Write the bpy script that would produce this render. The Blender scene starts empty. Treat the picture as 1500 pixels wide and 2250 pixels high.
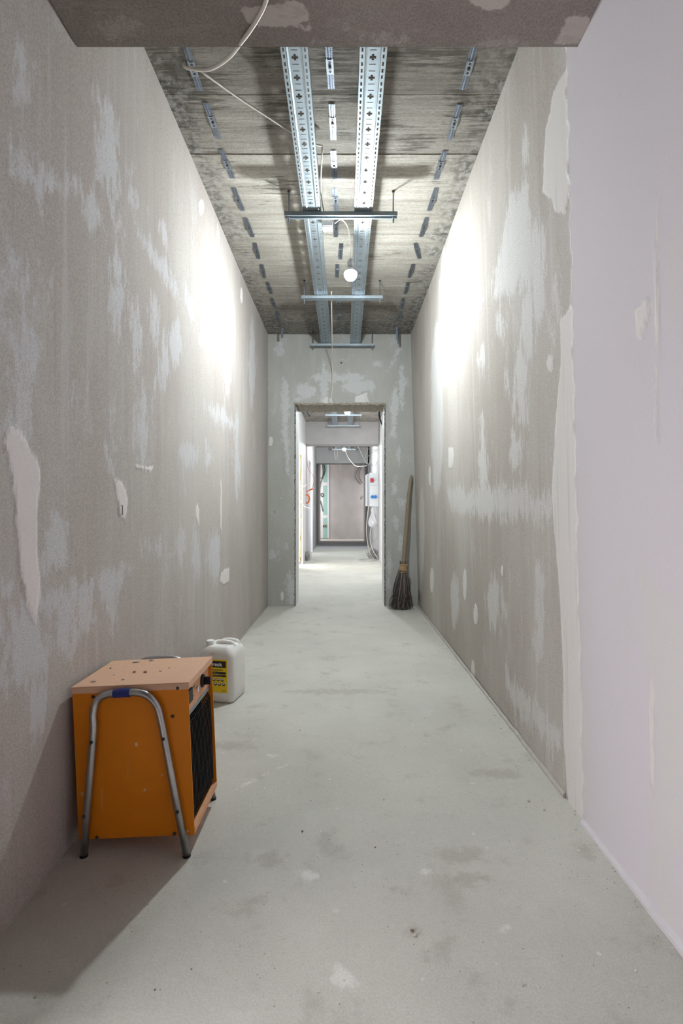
import bpy, bmesh, math, random
import numpy as np
from mathutils import Vector, Matrix

# ------------------------------------------------------------------ camera, world, lights, exposure
SC = bpy.context.scene
COL = SC.collection
F = 1062.0; CZ = 0.98; VX = 757.0; VY = 1125.0
cam = bpy.data.cameras.new('camera'); co = bpy.data.objects.new('camera', cam); COL.objects.link(co)
co.location = (0, 0, CZ); co.rotation_euler = (math.radians(90), 0, 0)
cam.sensor_fit = 'VERTICAL'; cam.sensor_height = 36; cam.lens = 36 * F / 2250
cam.shift_x = -(VX - 750) / 2250.0; cam.clip_start = 0.02; cam.clip_end = 100
SC.camera = co
w = bpy.data.worlds.new('world'); SC.world = w; w.use_nodes = True
w.node_tree.nodes['Background'].inputs[0].default_value = (0.8, 0.88, 1, 1)
w.node_tree.nodes['Background'].inputs[1].default_value = 0.12
SC.view_settings.view_transform = 'Standard'; SC.view_settings.look = 'None'
SC.view_settings.gamma = 1; SC.view_settings.use_curve_mapping = False
SC.view_settings.exposure = 1.07
try:
    SC.cycles.max_bounces = 12; SC.cycles.diffuse_bounces = 8; SC.cycles.glossy_bounces = 4
    SC.cycles.sample_clamp_indirect = 6
except Exception: pass

def area(name, loc, rot, sx, sy, power, color):
    l = bpy.data.lights.new(name, 'AREA'); l.shape = 'RECTANGLE'; l.size = sx; l.size_y = sy
    l.energy = power; l.color = color
    o = bpy.data.objects.new(name, l); COL.objects.link(o); o.location = loc; o.rotation_euler = rot
    return o
H90 = math.radians(90)
# daylight that enters through the side openings of the corridor (light faces +X, into the corridor)
area('daylight_near', (-1.3, 0.12, 0.48), (0, -H90, math.radians(14)), 0.7, 0.45, 16, (1.0, 0.93, 1.0))
area('daylight_middle', (-1.15, 8.78, 1.1), (0, -H90, 0), 1.9, 0.5, 17, (1.0, 0.97, 0.96))
area('daylight_middle_right', (1.35, 7.2, 1.25), (0, H90, 0), 2.0, 0.8, 8, (0.95, 0.97, 1.0))
area('daylight_far', (-1.3, 11.2, 1.2), (0, -H90, 0), 1.9, 0.8, 8, (0.88, 0.93, 1.0))
area('daylight_end_left', (-1.7, 17.05, 1.4), (0, -H90, 0), 2.0, 0.6, 20, (1.0, 0.97, 0.97))
area('daylight_end_right', (1.6, 17.05, 1.4), (0, H90, 0), 2.0, 0.6, 15, (1.0, 0.97, 0.97))
LAMP_POWER = 1050.0            # radiance of the bare bulbs

# ------------------------------------------------------------------ helpers
rnd = random.Random(7)
def tag(o, label=None, cat=None, group=None, kind=None):
    if label: o['label'] = label
    if cat: o['category'] = cat
    if group: o['group'] = group
    if kind: o['kind'] = kind
    return o
def empty(name, loc=(0, 0, 0)):
    o = bpy.data.objects.new(name, None); COL.objects.link(o); o.location = loc
    o.empty_display_size = 0.05
    return o
def link(name, me, mat=None, parent=None, loc=None):
    o = bpy.data.objects.new(name, me); COL.objects.link(o)
    if mat is not None and len(me.materials) == 0: me.materials.append(mat)
    if parent is not None:
        o.parent = parent                       # vertices are written in world space, so undo the parent's offset
        o.matrix_parent_inverse = Matrix.Translation(-Vector(parent.get('_w', parent.location)))
        if o.matrix_parent_inverse and '_w' not in parent and parent.type == 'MESH':
            o.matrix_parent_inverse = Matrix.Identity(4)
    if loc is not None: o.location = loc
    return o
class MB:
    def __init__(s): s.v = []; s.f = []
    def add(s, vs, fs):
        n = len(s.v); s.v += [tuple(v) for v in vs]; s.f += [tuple(i + n for i in f) for f in fs]; return s
    def box(s, x0, x1, y0, y1, z0, z1, M=None):
        vs = [Vector((x, y, z)) for z in (z0, z1) for y in (y0, y1) for x in (x0, x1)]
        if M is not None: vs = [M @ v for v in vs]
        return s.add(vs, [(0, 2, 3, 1), (4, 5, 7, 6), (0, 1, 5, 4), (2, 6, 7, 3), (0, 4, 6, 2), (1, 3, 7, 5)])
    def tube(s, pts, r, n=8, cap=True):
        pts = [Vector(p) for p in pts]
        rs = r if isinstance(r, (list, tuple)) else [r] * len(pts)
        rings = []; up = None
        for i, p in enumerate(pts):
            t = (pts[min(i + 1, len(pts) - 1)] - pts[max(i - 1, 0)]).normalized()
            if up is None:
                up = Vector((0, 0, 1)) if abs(t.z) < 0.9 else Vector((1, 0, 0))
            a = (up - t * up.dot(t))
            if a.length < 1e-5: a = t.orthogonal()
            a.normalize(); b = t.cross(a); up = a
            rings.append([p + (a * math.cos(q) + b * math.sin(q)) * rs[i] for q in [2 * math.pi * k / n for k in range(n)]])
        vs = [v for rg in rings for v in rg]; fs = []
        for i in range(len(rings) - 1):
            for k in range(n):
                k2 = (k + 1) % n
                fs.append((i * n + k, i * n + k2, (i + 1) * n + k2, (i + 1) * n + k))
        if cap:
            fs.append(tuple(range(n))[::-1]); fs.append(tuple((len(rings) - 1) * n + k for k in range(n)))
        return s.add(vs, fs)
    def cyl(s, a, b, r, n=12): return s.tube([a, b], r, n)
    def lathe(s, c, prof, n=16, axis='z'):
        vs = []; fs = []
        for r, h in prof:
            for k in range(n):
                q = 2 * math.pi * k / n
                d = {'z': (r * math.cos(q), r * math.sin(q), h), 'x': (h, r * math.cos(q), r * math.sin(q)), 'y': (r * math.cos(q), h, r * math.sin(q))}[axis]
                vs.append((c[0] + d[0], c[1] + d[1], c[2] + d[2]))
        for i in range(len(prof) - 1):
            for k in range(n):
                k2 = (k + 1) % n; fs.append((i * n + k, i * n + k2, (i + 1) * n + k2, (i + 1) * n + k))
        fs.append(tuple(range(n))[::-1]); fs.append(tuple((len(prof) - 1) * n + k for k in range(n)))
        return s.add(vs, fs)
    def rock(s, c, r, rg):
        vs = []; 
        for a in ((1,0,0),(-1,0,0),(0,1,0),(0,-1,0),(0,0,1),(0,0,-1)):
            k = rg.uniform(0.6, 1.2)
            vs.append((c[0]+a[0]*r[0]*k+rg.uniform(-.2,.2)*r[0], c[1]+a[1]*r[1]*k+rg.uniform(-.2,.2)*r[1], c[2]+a[2]*r[2]*k))
        return s.add(vs, [(0,2,4),(2,1,4),(1,3,4),(3,0,4),(2,0,5),(1,2,5),(3,1,5),(0,3,5)])
    def mesh(s, name, smooth=False):
        me = bpy.data.meshes.new(name); me.from_pydata(s.v, [], s.f); me.update()
        bm = bmesh.new(); bm.from_mesh(me); bmesh.ops.recalc_face_normals(bm, faces=bm.faces); bm.to_mesh(me); bm.free()
        if smooth:
            me.polygons.foreach_set('use_smooth', [True] * len(me.polygons))
        return me
    def build(s, name, mat, parent=None, smooth=False, bevel=0):
        o = link(name, s.mesh(name, smooth), mat, parent)
        if bevel:
            m = o.modifiers.new('bevel', 'BEVEL'); m.width = bevel; m.segments = 2; m.limit_method = 'ANGLE'
        return o
def spline(pts, k=8):
    P = [Vector(p) for p in pts]; P = [P[0] * 2 - P[1]] + P + [P[-1] * 2 - P[-2]]; out = []
    for i in range(1, len(P) - 2):
        a, b, c, d = P[i - 1:i + 3]
        for j in range(k):
            t = j / k
            out.append(0.5 * ((2 * b) + (c - a) * t + (2 * a - 5 * b + 4 * c - d) * t * t + (3 * b - a - 3 * c + d) * t ** 3))
    out.append(P[-2]); return out
def at(px, py, Y):                      # photo pixel at distance Y -> world point
    return Vector(((px - VX) / F * Y, Y, CZ - (py - VY) / F * Y))

# ------------------------------------------------------------------ materials
def mat(name, color=(.5, .5, .5), rough=.6, metal=0, emit=None, noise=None, bump=None, spec=.5, alpha=1, trans=0):
    m = bpy.data.materials.new(name); m.use_nodes = True; nt = m.node_tree; N = nt.nodes; L = nt.links
    b = N['Principled BSDF']; b.inputs['Base Color'].default_value = (*color, 1); b.inputs['Roughness'].default_value = rough
    b.inputs['Metallic'].default_value = metal; b.inputs['Specular IOR Level'].default_value = spec
    b.inputs['Alpha'].default_value = alpha; b.inputs['Transmission Weight'].default_value = trans
    tc = N.new('ShaderNodeTexCoord')
    if emit:
        b.inputs['Emission Color'].default_value = (*emit[0], 1); b.inputs['Emission Strength'].default_value = emit[1]
    if noise:                            # (scale, amount, scale_vector)
        mp = N.new('ShaderNodeMapping'); mp.inputs['Scale'].default_value = noise[2] if len(noise) > 2 else (1, 1, 1)
        n = N.new('ShaderNodeTexNoise'); n.inputs['Scale'].default_value = noise[0]; n.inputs['Detail'].default_value = 6
        L.new(tc.outputs['Object'], mp.inputs[0]); L.new(mp.outputs[0], n.inputs[0])
        mx = N.new('ShaderNodeMix'); mx.data_type = 'RGBA'; a = noise[1]
        mx.inputs[6].default_value = (*[max(0, c * (1 - a)) for c in color], 1)
        mx.inputs[7].default_value = (*[min(1, c * (1 + a)) for c in color], 1)
        L.new(n.outputs[0], mx.inputs[0]); L.new(mx.outputs[2], b.inputs['Base Color'])
    if bump:
        n = N.new('ShaderNodeTexNoise'); n.inputs['Scale'].default_value = bump[0]; n.inputs['Detail'].default_value = 5
        L.new(tc.outputs['Object'], n.inputs[0])
        bp = N.new('ShaderNodeBump'); bp.inputs['Strength'].default_value = bump[1]; bp.inputs['Distance'].default_value = 0.004
        L.new(n.outputs[0], bp.inputs['Height']); L.new(bp.outputs[0], b.inputs['Normal'])
    return m
class NT:                                # tiny node-graph helper
    def __init__(s, m): s.m = m; s.N = m.node_tree.nodes; s.L = m.node_tree.links; s.b = s.N['Principled BSDF']; s.tc = s.N.new('ShaderNodeTexCoord')
    def map(s, sc, src=None):
        mp = s.N.new('ShaderNodeMapping'); mp.inputs['Scale'].default_value = sc; s.L.new(src or s.tc.outputs['Object'], mp.inputs[0]); return mp.outputs[0]
    def noise(s, scale, vec=None, detail=6, rough=.55):
        n = s.N.new('ShaderNodeTexNoise'); n.inputs['Scale'].default_value = scale; n.inputs['Detail'].default_value = detail; n.inputs['Roughness'].default_value = rough
        s.L.new(vec or s.tc.outputs['Object'], n.inputs[0]); return n.outputs[0]
    def voro(s, scale, vec=None, out='Distance'):
        n = s.N.new('ShaderNodeTexVoronoi'); n.inputs['Scale'].default_value = scale
        s.L.new(vec or s.tc.outputs['Object'], n.inputs['Vector']); return n.outputs[out]
    def math(s, op, a, b=None, clamp=False):
        n = s.N.new('ShaderNodeMath'); n.operation = op; n.use_clamp = clamp
        for i, x in enumerate((a, b)):
            if x is None: continue
            if isinstance(x, (int, float)): n.inputs[i].default_value = x
            else: s.L.new(x, n.inputs[i])
        return n.outputs[0]
    def step(s, x, lo, hi, o0=0.0, o1=1.0):
        n = s.N.new('ShaderNodeMapRange'); n.interpolation_type = 'SMOOTHSTEP'
        s.L.new(x, n.inputs[0]); n.inputs[1].default_value = lo; n.inputs[2].default_value = hi
        n.inputs[3].default_value = o0; n.inputs[4].default_value = o1; return n.outputs[0]
    def mix(s, f, a, b, mode='MIX'):
        n = s.N.new('ShaderNodeMix'); n.data_type = 'RGBA'; n.blend_type = mode
        if isinstance(f, (int, float)): n.inputs[0].default_value = f
        else: s.L.new(f, n.inputs[0])
        for i, x in ((6, a), (7, b)):
            if isinstance(x, tuple): n.inputs[i].default_value = (*x, 1)
            else: s.L.new(x, n.inputs[i])
        return n.outputs[2]
    def attr(s, name):
        n = s.N.new('ShaderNodeAttribute'); n.attribute_name = name
        sp = s.N.new('ShaderNodeSeparateColor'); s.L.new(n.outputs['Color'], sp.inputs[0]); return sp.outputs
    def gray(s, v):
        n = s.N.new('ShaderNodeCombineColor')
        for i in range(3): s.L.new(v, n.inputs[i])
        return n.outputs[0]
    def bump(s, h, strength, dist=.003):
        bp = s.N.new('ShaderNodeBump'); bp.inputs['Strength'].default_value = strength; bp.inputs['Distance'].default_value = dist
        s.L.new(h, bp.inputs['Height']); s.L.new(bp.outputs[0], s.b.inputs['Normal'])
    def color(s, c): s.L.new(c, s.b.inputs['Base Color'])

def plaster(name, base, base2, soft, hard, near, vert=(1, 1, 1), grain=.17, marks=.55):
    """raw plaster: sandy base, thin smears of skim coat (soft), filler patches (hard); shapes from the 'patch' attribute"""
    m = mat(name, base, .85, spec=.25); t = NT(m)
    a = t.attr('patch')
    n1 = t.noise(2.2, t.map(vert)); n2 = t.noise(34, t.map(vert), 8, .7); n3 = t.noise(210, None, 3, .6); n4 = t.noise(7, t.map(vert), 5)
    c = t.mix(t.step(n1, .35, .7), base, base2)
    c = t.mix(a[2], c, near)
    # free smears where no drawn patch is
    free = t.math('MULTIPLY', t.step(t.math('ADD', n4, t.math('MULTIPLY', n2, .35)), marks + .20, marks + .36), .40)
    c = t.mix(free, c, soft)
    s = t.math('ADD', a[1], t.math('MULTIPLY', t.math('SUBTRACT', t.math('ADD', n2, t.math('MULTIPLY', n4, .7)), .85), 1.8))
    c = t.mix(t.step(s, .34, .66, 0, .95), c, soft)
    h = t.math('ADD', a[0], t.math('MULTIPLY', t.math('SUBTRACT', n2, .5), .55))
    hf = t.step(h, .44, .52); c = t.mix(hf, c, hard)
    g = t.step(n3, .3, .7, 1 - grain, 1 + grain * .6)
    gg = t.mix(t.math('MAXIMUM', t.math('MULTIPLY', hf, .75), t.math('MULTIPLY', a[2], .85)), t.gray(g), (1, 1, 1))
    c = t.mix(1.0, c, gg, 'MULTIPLY')
    # dark pits
    pit = t.step(t.math('ADD', t.voro(55), t.math('MULTIPLY', n2, .25)), .17, .13)
    c = t.mix(t.math('MULTIPLY', pit, .5), c, tuple(x * .35 for x in base))
    # pale flecks of loose skim and faint vertical runs
    fk = t.math('MULTIPLY', t.step(n2, .60, .68), t.step(n4, .50, .60)); c = t.mix(t.math('MULTIPLY', fk, .55), c, soft)
    run = t.noise(9, t.map((1, 3, .12)), 4); inv = t.step(a[2], 0, 1, 1, 0); c = t.mix(t.math('MULTIPLY', inv, t.step(run, .56, .72, 0, .30)), c, soft); c = t.mix(t.math('MULTIPLY', inv, t.step(run, .42, .30, 0, .22)), c, tuple(x * .72 for x in base))
    # hairline scratches
    sc = t.noise(5, t.map((1, 9, .9)), 2); ln = t.step(t.math('ABSOLUTE', t.math('SUBTRACT', sc, .52)), .0045, .0)
    ln = t.math('MULTIPLY', ln, t.step(t.noise(1.7), .52, .6)); c = t.mix(t.math('MULTIPLY', ln, .4), c, hard)
    t.color(c)
    hh = t.math('ADD', t.math('MULTIPLY', t.math('MULTIPLY', t.math('ADD', t.math('MULTIPLY', n3, .35), t.math('MULTIPLY', n2, .5)), t.step(a[2], 0, 1, 1, .25)), 1.0), t.math('MULTIPLY', hf, .8)); t.bump(hh, .45, .0022)
    return m
BASE = (.395, .350, .320); BASE2 = (.45, .418, .386); SOFT = (.515, .505, .51); HARD = (.65, .60, .585)
M_left = plaster('plaster_left', BASE, BASE2, SOFT, HARD, (.40, .38, .36), (1, 1, .35))
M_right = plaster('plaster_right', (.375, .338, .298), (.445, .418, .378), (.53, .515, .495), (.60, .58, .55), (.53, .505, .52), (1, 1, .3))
M_end = plaster('plaster_end', (.37, .365, .335), (.42, .415, .385), (.50, .51, .505), (.62, .61, .58), (.4, .4, .4), (1, 1, .8), .08)
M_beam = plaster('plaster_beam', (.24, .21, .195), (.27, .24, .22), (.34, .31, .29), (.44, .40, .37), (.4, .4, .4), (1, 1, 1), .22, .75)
M_white = mat('skimmed_white_wall', (.66, .65, .65), .7, noise=(6, .08, (1, 1, .3)), bump=(60, .3))
M_greywall = mat('grey_screed_wall', (.46, .44, .44), .8, noise=(5, .15, (1, 1, .5)), bump=(60, .4))

def floor_mat():
    m = mat('concrete_floor', (.36, .35, .32), .75, spec=.3); t = NT(m); a = t.attr('patch')
    n1 = t.noise(1.6, None, 6); n2 = t.noise(26, None, 8, .7); n3 = t.noise(220, None, 3); n4 = t.noise(6, None, 7, .65)
    c = t.mix(t.step(n1, .3, .7), (.45, .437, .395), (.52, .508, .455))
    c = t.mix(t.step(n4, .52, .75, 0, .5), c, (.56, .55, .505))
    c = t.mix(t.step(n4, .46, .3, 0, .6), c, (.35, .325, .285))
    n6 = t.noise(60, None, 6, .75); c = t.mix(t.step(n6, .5, .75, 0, .35), c, (.34, .32, .28)); c = t.mix(t.step(n6, .46, .3, 0, .3), c, (.58, .565, .515))
    h = t.math('ADD', a[0], t.math('MULTIPLY', t.math('SUBTRACT', n2, .5), 1.4)); c = t.mix(t.step(h, .45, .75, 0, .6), c, (.70, .69, .65))
    h = t.math('ADD', a[1], t.math('MULTIPLY', t.math('SUBTRACT', n2, .5), 1.6)); c = t.mix(t.step(h, .35, .8, 0, .5), c, (.32, .29, .25))
    v = t.voro(16); pick = t.noise(9, None, 2)
    dot = t.math('MULTIPLY', t.step(v, .10, .06), t.step(pick, .52, .56)); c = t.mix(t.math('MULTIPLY', dot, .7), c, (.62, .61, .58))
    v2 = t.voro(40); dot2 = t.math('MULTIPLY', t.step(v2, .09, .05), t.step(t.noise(5, None, 2), .44, .5)); c = t.mix(t.math('MULTIPLY', dot2, .7), c, (.15, .13, .11))
    c = t.mix(1, c, t.gray(t.step(n3, .3, .7, .92, 1.06)), 'MULTIPLY')
    t.color(c); t.bump(t.math('ADD', t.math('MULTIPLY', n3, .3), t.math('MULTIPLY', n2, .6)), .35, .003)
    return m
M_floor = floor_mat()

def ceil_mat():
    m = mat('board_marked_concrete', (.35, .34, .32), .85, spec=.35); t = NT(m)
    oi = t.N.new('ShaderNodeObjectInfo').outputs['Color']
    geo = t.N.new('ShaderNodeNewGeometry').outputs['Position']
    g = t.noise(3.0, t.map((.7, 9, 1), geo), 9, .72); g2 = t.noise(8, t.map((.6, 10, 1), geo), 9, .7); n = t.noise(24, geo, 8, .75); n5 = t.noise(3.5, geo, 6)
    c = t.mix(t.step(g, .32, .68), (.20, .185, .165), (.31, .295, .27))
    c = t.mix(t.step(g2, .56, .74, 0, .5), c, (.42, .405, .38))
    nf = t.noise(60, t.map((.8, 2, 1), geo), 6, .8); c = t.mix(t.step(nf, .50, .66, 0, .55), c, (.12, .11, .095)); c = t.mix(t.step(nf, .46, .34, 0, .4), c, (.44, .43, .41))
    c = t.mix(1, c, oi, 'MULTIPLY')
    st = t.math('ADD', t.math('MULTIPLY', g2, .55), t.math('MULTIPLY', n5, .55)); sp0 = t.N.new('ShaderNodeSeparateXYZ'); t.L.new(geo, sp0.inputs[0])
    st = t.math('ADD', st, t.step(sp0.outputs[1], 1.7, 3.1, -.045, .05)); c = t.mix(t.step(st, .53, .44, 0, .85), c, (.075, .065, .052))
    sp = t.N.new('ShaderNodeSeparateXYZ'); t.L.new(geo, sp.inputs[0])
    edge = t.step(t.math('ABSOLUTE', t.math('ADD', sp.outputs[0], .055)), .52, .74)
    far = t.step(sp.outputs[1], 3.9, 4.9, 0, .75)
    rough_zone = t.math('MAXIMUM', edge, far)
    spk = t.step(n, .44, .58); c2 = t.mix(spk, (.075, .07, .058), (.33, .32, .305))
    c = t.mix(t.math('MULTIPLY', rough_zone, t.step(t.noise(9, geo, 5), .36, .6, .15, .8)), c, c2)
    t.color(c); t.bump(t.math('ADD', t.math('MULTIPLY', n, .5), g), .8, .006)
    return m
M_ceil = ceil_mat()
M_lintel = mat('raw_lintel_concrete', (.30, .26, .21), .9, noise=(30, .45), bump=(60, 1))
M_ragged = mat('ragged_edge_dark', (.12, .115, .11), .9, noise=(80, .8), bump=(90, 1))
M_galv = mat('galvanised_steel', (.32, .365, .395), .48, 1, noise=(40, .12), bump=(120, .08))
M_galvd = mat('dull_galvanised_steel', (.30, .33, .37), .42, 1, noise=(60, .15))
M_screw = mat('dark_screw', (.03, .03, .03), .5)
M_wcab = mat('white_cable', (.62, .58, .52), .5)
M_gcab = mat('grey_cable', (.40, .40, .40), .5)
M_tang = mat('grey_wire_offcuts', (.33, .32, .31), .6, noise=(40, .4))
M_bcab = mat('black_cable', (.015, .015, .017), .45)
M_rcab = mat('red_cable', (.45, .12, .10), .5)
M_ocab = mat('orange_conduit', (.75, .16, .03), .45)
M_plast = mat('white_plastic', (.72, .74, .76), .4)
M_foam = mat('yellow_foam', (.52, .41, .23), .9, noise=(5, .45), bump=(25, 1))
M_teal = mat('green_plasterboard', (.29, .47, .43), .8, noise=(7, .08))
M_joint = mat('joint_filler', (.62, .62, .62), .8, noise=(9, .06))

# ------------------------------------------------------------------ patch drawing (polygons in photo pixels -> wall plane)
def on_left(px, py):
    m = (px - VX) / F; Y = -.80 / m; return (Y, CZ + (VY - py) / F * Y)
def on_right(px, py):
    m = (px - VX) / F; k = (VY - py) / F; Y = .7371 / (m + .0254 * k); return (Y, CZ + k * Y)
def on_end(px, py): return ((px - VX) / F * 5.03, CZ + (VY - py) / F * 5.03)
def on_floor(px, py):
    Y = CZ * F / (py - VY); return ((px - VX) / F * Y, Y)
def on_beam(px, py):
    Y = 1.39 * F / (VY - py); return ((px - VX) / F * Y, Y)
def ell(cx, cy, rx, ry, rot=0):
    r = math.radians(rot); out = []
    for k in range(12):
        q = 2 * math.pi * k / 12; x = rx * math.cos(q); y = ry * math.sin(q)
        out.append((cx + x * math.cos(r) - y * math.sin(r), cy + x * math.sin(r) + y * math.cos(r)))
    return out
def sdf(P, poly):
    poly = np.array(poly, float); d = np.full(len(P), 1e9); ins = np.zeros(len(P), bool); n = len(poly)
    for i in range(n):
        a = poly[i]; b = poly[(i + 1) % n]; e = b - a; w_ = P - a
        t = np.clip((w_ @ e) / max(e @ e, 1e-12), 0, 1); dd = w_ - t[:, None] * e
        d = np.minimum(d, np.sqrt((dd ** 2).sum(1)))
        c1 = (P[:, 1] >= a[1]) != (P[:, 1] >= b[1])
        with np.errstate(divide='ignore', invalid='ignore'):
            xi = a[0] + (P[:, 1] - a[1]) * e[0] / (e[1] if abs(e[1]) > 1e-12 else 1e-12)
        ins ^= c1 & (P[:, 0] < xi)
    return np.where(ins, -d, d)
def field(P, polys, proj, w_):
    out = np.zeros(len(P))
    for p in polys:
        q = [proj(*a) for a in p]; out = np.maximum(out, np.clip(.5 - sdf(P, q) / (2 * w_), 0, 1))
    return out
def set_attr(me, R, G, B):
    at_ = me.color_attributes.new('patch', 'FLOAT_COLOR', 'POINT')
    A = np.ones((len(me.vertices), 4)); n = len(R); A[:, :3] = 0; A[:n, 0] = R; A[:n, 1] = G; A[:n, 2] = B
    at_.data.foreach_set('color', A.ravel())

# ------------------------------------------------------------------ the setting
def grid_wall(name, us, vs, pos, back, M, R, G, B, keep=None, extra=None, parent=None):
    """visible face as a fine grid (carries the patch attribute), the rest of the slab as plain faces"""
    nu, nv = len(us), len(vs); verts = [pos(u, v, i * nv + j) for i, u in enumerate(us) for j, v in enumerate(vs)]
    faces = []
    for i in range(nu - 1):
        for j in range(nv - 1):
            if keep and not keep((us[i] + us[i + 1]) / 2, (vs[j] + vs[j + 1]) / 2): continue
            faces.append((i * nv + j, (i + 1) * nv + j, (i + 1) * nv + j + 1, i * nv + j + 1))
    n = len(verts)
    mb = MB()
    for b in back: mb.box(*b)
    verts += mb.v; faces += [tuple(i + n for i in f) for f in mb.f]
    me = bpy.data.meshes.new(name); me.from_pydata(verts, [], faces); me.update()
    set_attr(me, R, G, B); o = link(name, me, M, parent); tag(o, kind='structure'); return o
def lin(a, b, s): return list(np.linspace(a, b, max(2, int(round((b - a) / s)) + 1)))

# left wall
L_hard = [[(8,972),(20,940),(38,944),(56,968),(84,1016),(88,1052),(80,1124),(80,1204),(86,1260),(84,1324),(76,1368),(60,1332),(44,1260),(36,1156),(30,1068),(16,1000)],
 [(252,1054),(266,1058),(276,1076),(281,1100),(276,1144),(264,1128),(259,1092)], [(297,1022),(320,1028),(336,1026),(334,1034),(316,1035)],
 [(432,1106),(436,1120),(437,1155),(431,1140),(429,1120)], [(484,1262),(492,1252),(502,1248),(502,1276),(490,1284),(482,1276)], ell(441,455,6,17),
 ell(531,650,3,17), ell(440,715,2,50), ell(484,1110,1.5,60), ell(437,745,3,14)]
L_soft = [[(16,312),(40,320),(64,360),(88,392),(88,416),(60,396),(36,370)], ell(135,405,40,22,10), ell(45,120,14,50,-15), ell(50,180,8,30),
 [(224,215),(238,215),(250,260),(256,340),(262,400),(262,440),(258,480),(250,460),(246,400),(230,390),(224,300)],
 [(278,365),(292,365),(302,420),(304,500),(330,520),(350,560),(370,590),(372,620),(355,610),(330,570),(305,530),(285,460)],
 ell(412,660,9,34,-15), ell(323,470,4,20), ell(360,515,3,10), ell(385,630,5,22,-20),
 [(0,480),(18,530),(60,560),(78,650),(82,760),(60,830),(45,900),(30,840),(22,720),(8,650),(0,620)], ell(50,900,16,60), ell(40,700,30,90),
 ell(106,660,7,46), ell(198,460,16,32,-20), ell(262,640,8,56), ell(252,670,5,50), ell(298,760,8,72), ell(292,700,7,30), ell(315,930,6,80), ell(250,985,4,60),
 ell(340,700,6,50), ell(385,760,12,40), ell(360,800,8,60),
 [(0,1310),(40,1320),(80,1330),(100,1400),(104,1440),(90,1490),(60,1480),(30,1500),(10,1470),(0,1400)], ell(88,1540,14,50), ell(8,1320,12,30),
 [(215,1270),(285,1250),(260,1300),(252,1370),(235,1340),(225,1300)], [(60,1335),(170,1290),(285,1250),(285,1262),(170,1310),(60,1350)], ell(190,1330,16,50),
 ell(150,1370,18,60), ell(430,1210,8,40), ell(470,1220,14,50), ell(395,1200,10,30), [(452,890),(480,900),(520,935),(520,945),(470,925)],
 ell(420,1000,20,22), ell(455,1005,6,30), ell(480,600,5,100), ell(500,760,8,120), ell(465,690,6,50), ell(555,800,6,100), ell(520,1000,5,90), ell(120,1190,20,50), ell(330,1200,20,14)]
us = lin(.62, 1.0, .08)[:-1] + lin(1.0, 5.03, .012); vs = lin(0, 2.83, .013)
P = np.array([(u, v) for u in us for v in vs])
R = field(P, L_hard, on_left, .05); G = field(P, L_soft, on_left, .10)
def jitter(amp, n, seed):
    r = np.random.RandomState(seed); return r.randn(n) * amp
wl = grid_wall('wall_left', us, vs, lambda u, v, i: (-.80 + .0025 * min(1, max(0, (R[i] - .45) * 12)) + .003 * math.sin(u * 2.1 + v), u, v),
    [(-1.0, -.803, .62, 5.03, 0, 2.83)], M_left, R, G, np.zeros(len(P)))
# corridor behind the camera, with the doorway on the left whose daylight reaches the right wall
mb = MB(); mb.box(-1.0, -.80, -2.8, -.62, 0, 2.83).box(-1.0, -.80, -.62, .62, 2.15, 2.83); tag(mb.build('wall_left', M_left), kind='structure')
mb = MB(); mb.box(-1.0, .95, -3.0, -2.8, 0, 2.83); tag(mb.build('wall_behind', M_greywall), kind='structure')

# right wall (leans in slightly towards the ceiling; the near part stands 8 mm proud)
R_hard = [[(1262,128),(1267,140),(1265,216),(1260,272),(1262,304),(1256,360),(1250,420),(1240,468),(1220,464),(1210,436),(1192,420),(1194,352),(1198,280),(1208,248),(1214,200),(1236,164)],
 [(1292,324),(1290,360),(1268,396),(1262,384),(1276,344)],
 [(1272,640),(1260,660),(1245,690),(1232,700),(1232,800),(1224,900),(1214,1060),(1216,1124),(1228,1260),(1236,1380),(1240,1500),(1240,1620),(1250,1762),(1286,1806),(1288,1500),(1284,1100),(1290,900),(1296,800),(1290,690),(1280,660)],
 [(1040,590),(1055,620),(1062,660),(1050,700),(1032,720),(1035,650)], ell(1027,760,5,30), [(986,984),(996,984),(998,1000),(994,1028),(986,1026)],
 ell(949,1275,4,28), ell(1021,1285,4,35), ell(1044,1351,4,22), ell(1038,1475,4,26), ell(944,1045,3,22), ell(1208,797,7,18), ell(1103,1255,3,12),
 [(1404,680),(1434,655),(1436,680),(1420,740),(1408,740)], ell(1453,700,1.8,270), ell(1440,1620,3,130), ell(1357,1301,5,2)]
R_soft = [[(1150,400),(1160,450),(1180,520),(1200,580),(1170,600),(1120,640),(1085,650),(1090,590),(1105,500),(1120,440)], ell(1155,320,6,28), ell(1160,720,12,60),
 [(985,1080),(1060,1075),(1120,1070),(1160,1085),(1214,1095),(1216,1140),(1150,1130),(1080,1135),(990,1120)], [(1112,1490),(1160,1540),(1235,1600),(1236,1660),(1180,1600),(1120,1530)],
 ell(1185,1370,6,60), ell(1185,1280,6,20), ell(1085,1320,14,60), ell(1100,1330,5,70), ell(1180,600,20,120), ell(1140,850,14,80), ell(1110,820,6,60), ell(1100,720,10,40),
 ell(1060,1000,8,90), ell(1130,990,12,40), ell(960,900,14,200), ell(975,700,10,160), ell(1260,1650,20,100), ell(1460,1900,16,200), ell(1475,1500,40,200), ell(1440,1360,12,80), ell(1280,1640,20,120),
 ell(1220,690,10,80), ell(1000,1320,8,60), ell(925,1180,6,120), ell(1490,600,14,80), ell(1060,790,8,30)]
us = lin(-2.8, .95, .25)[:-1] + lin(.95, 5.03, .012); P = np.array([(u, v) for u in us for v in vs])
R = field(P, R_hard, on_right, .05); G = field(P, R_soft, on_right, .09); yy = P[:, 0]
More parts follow.
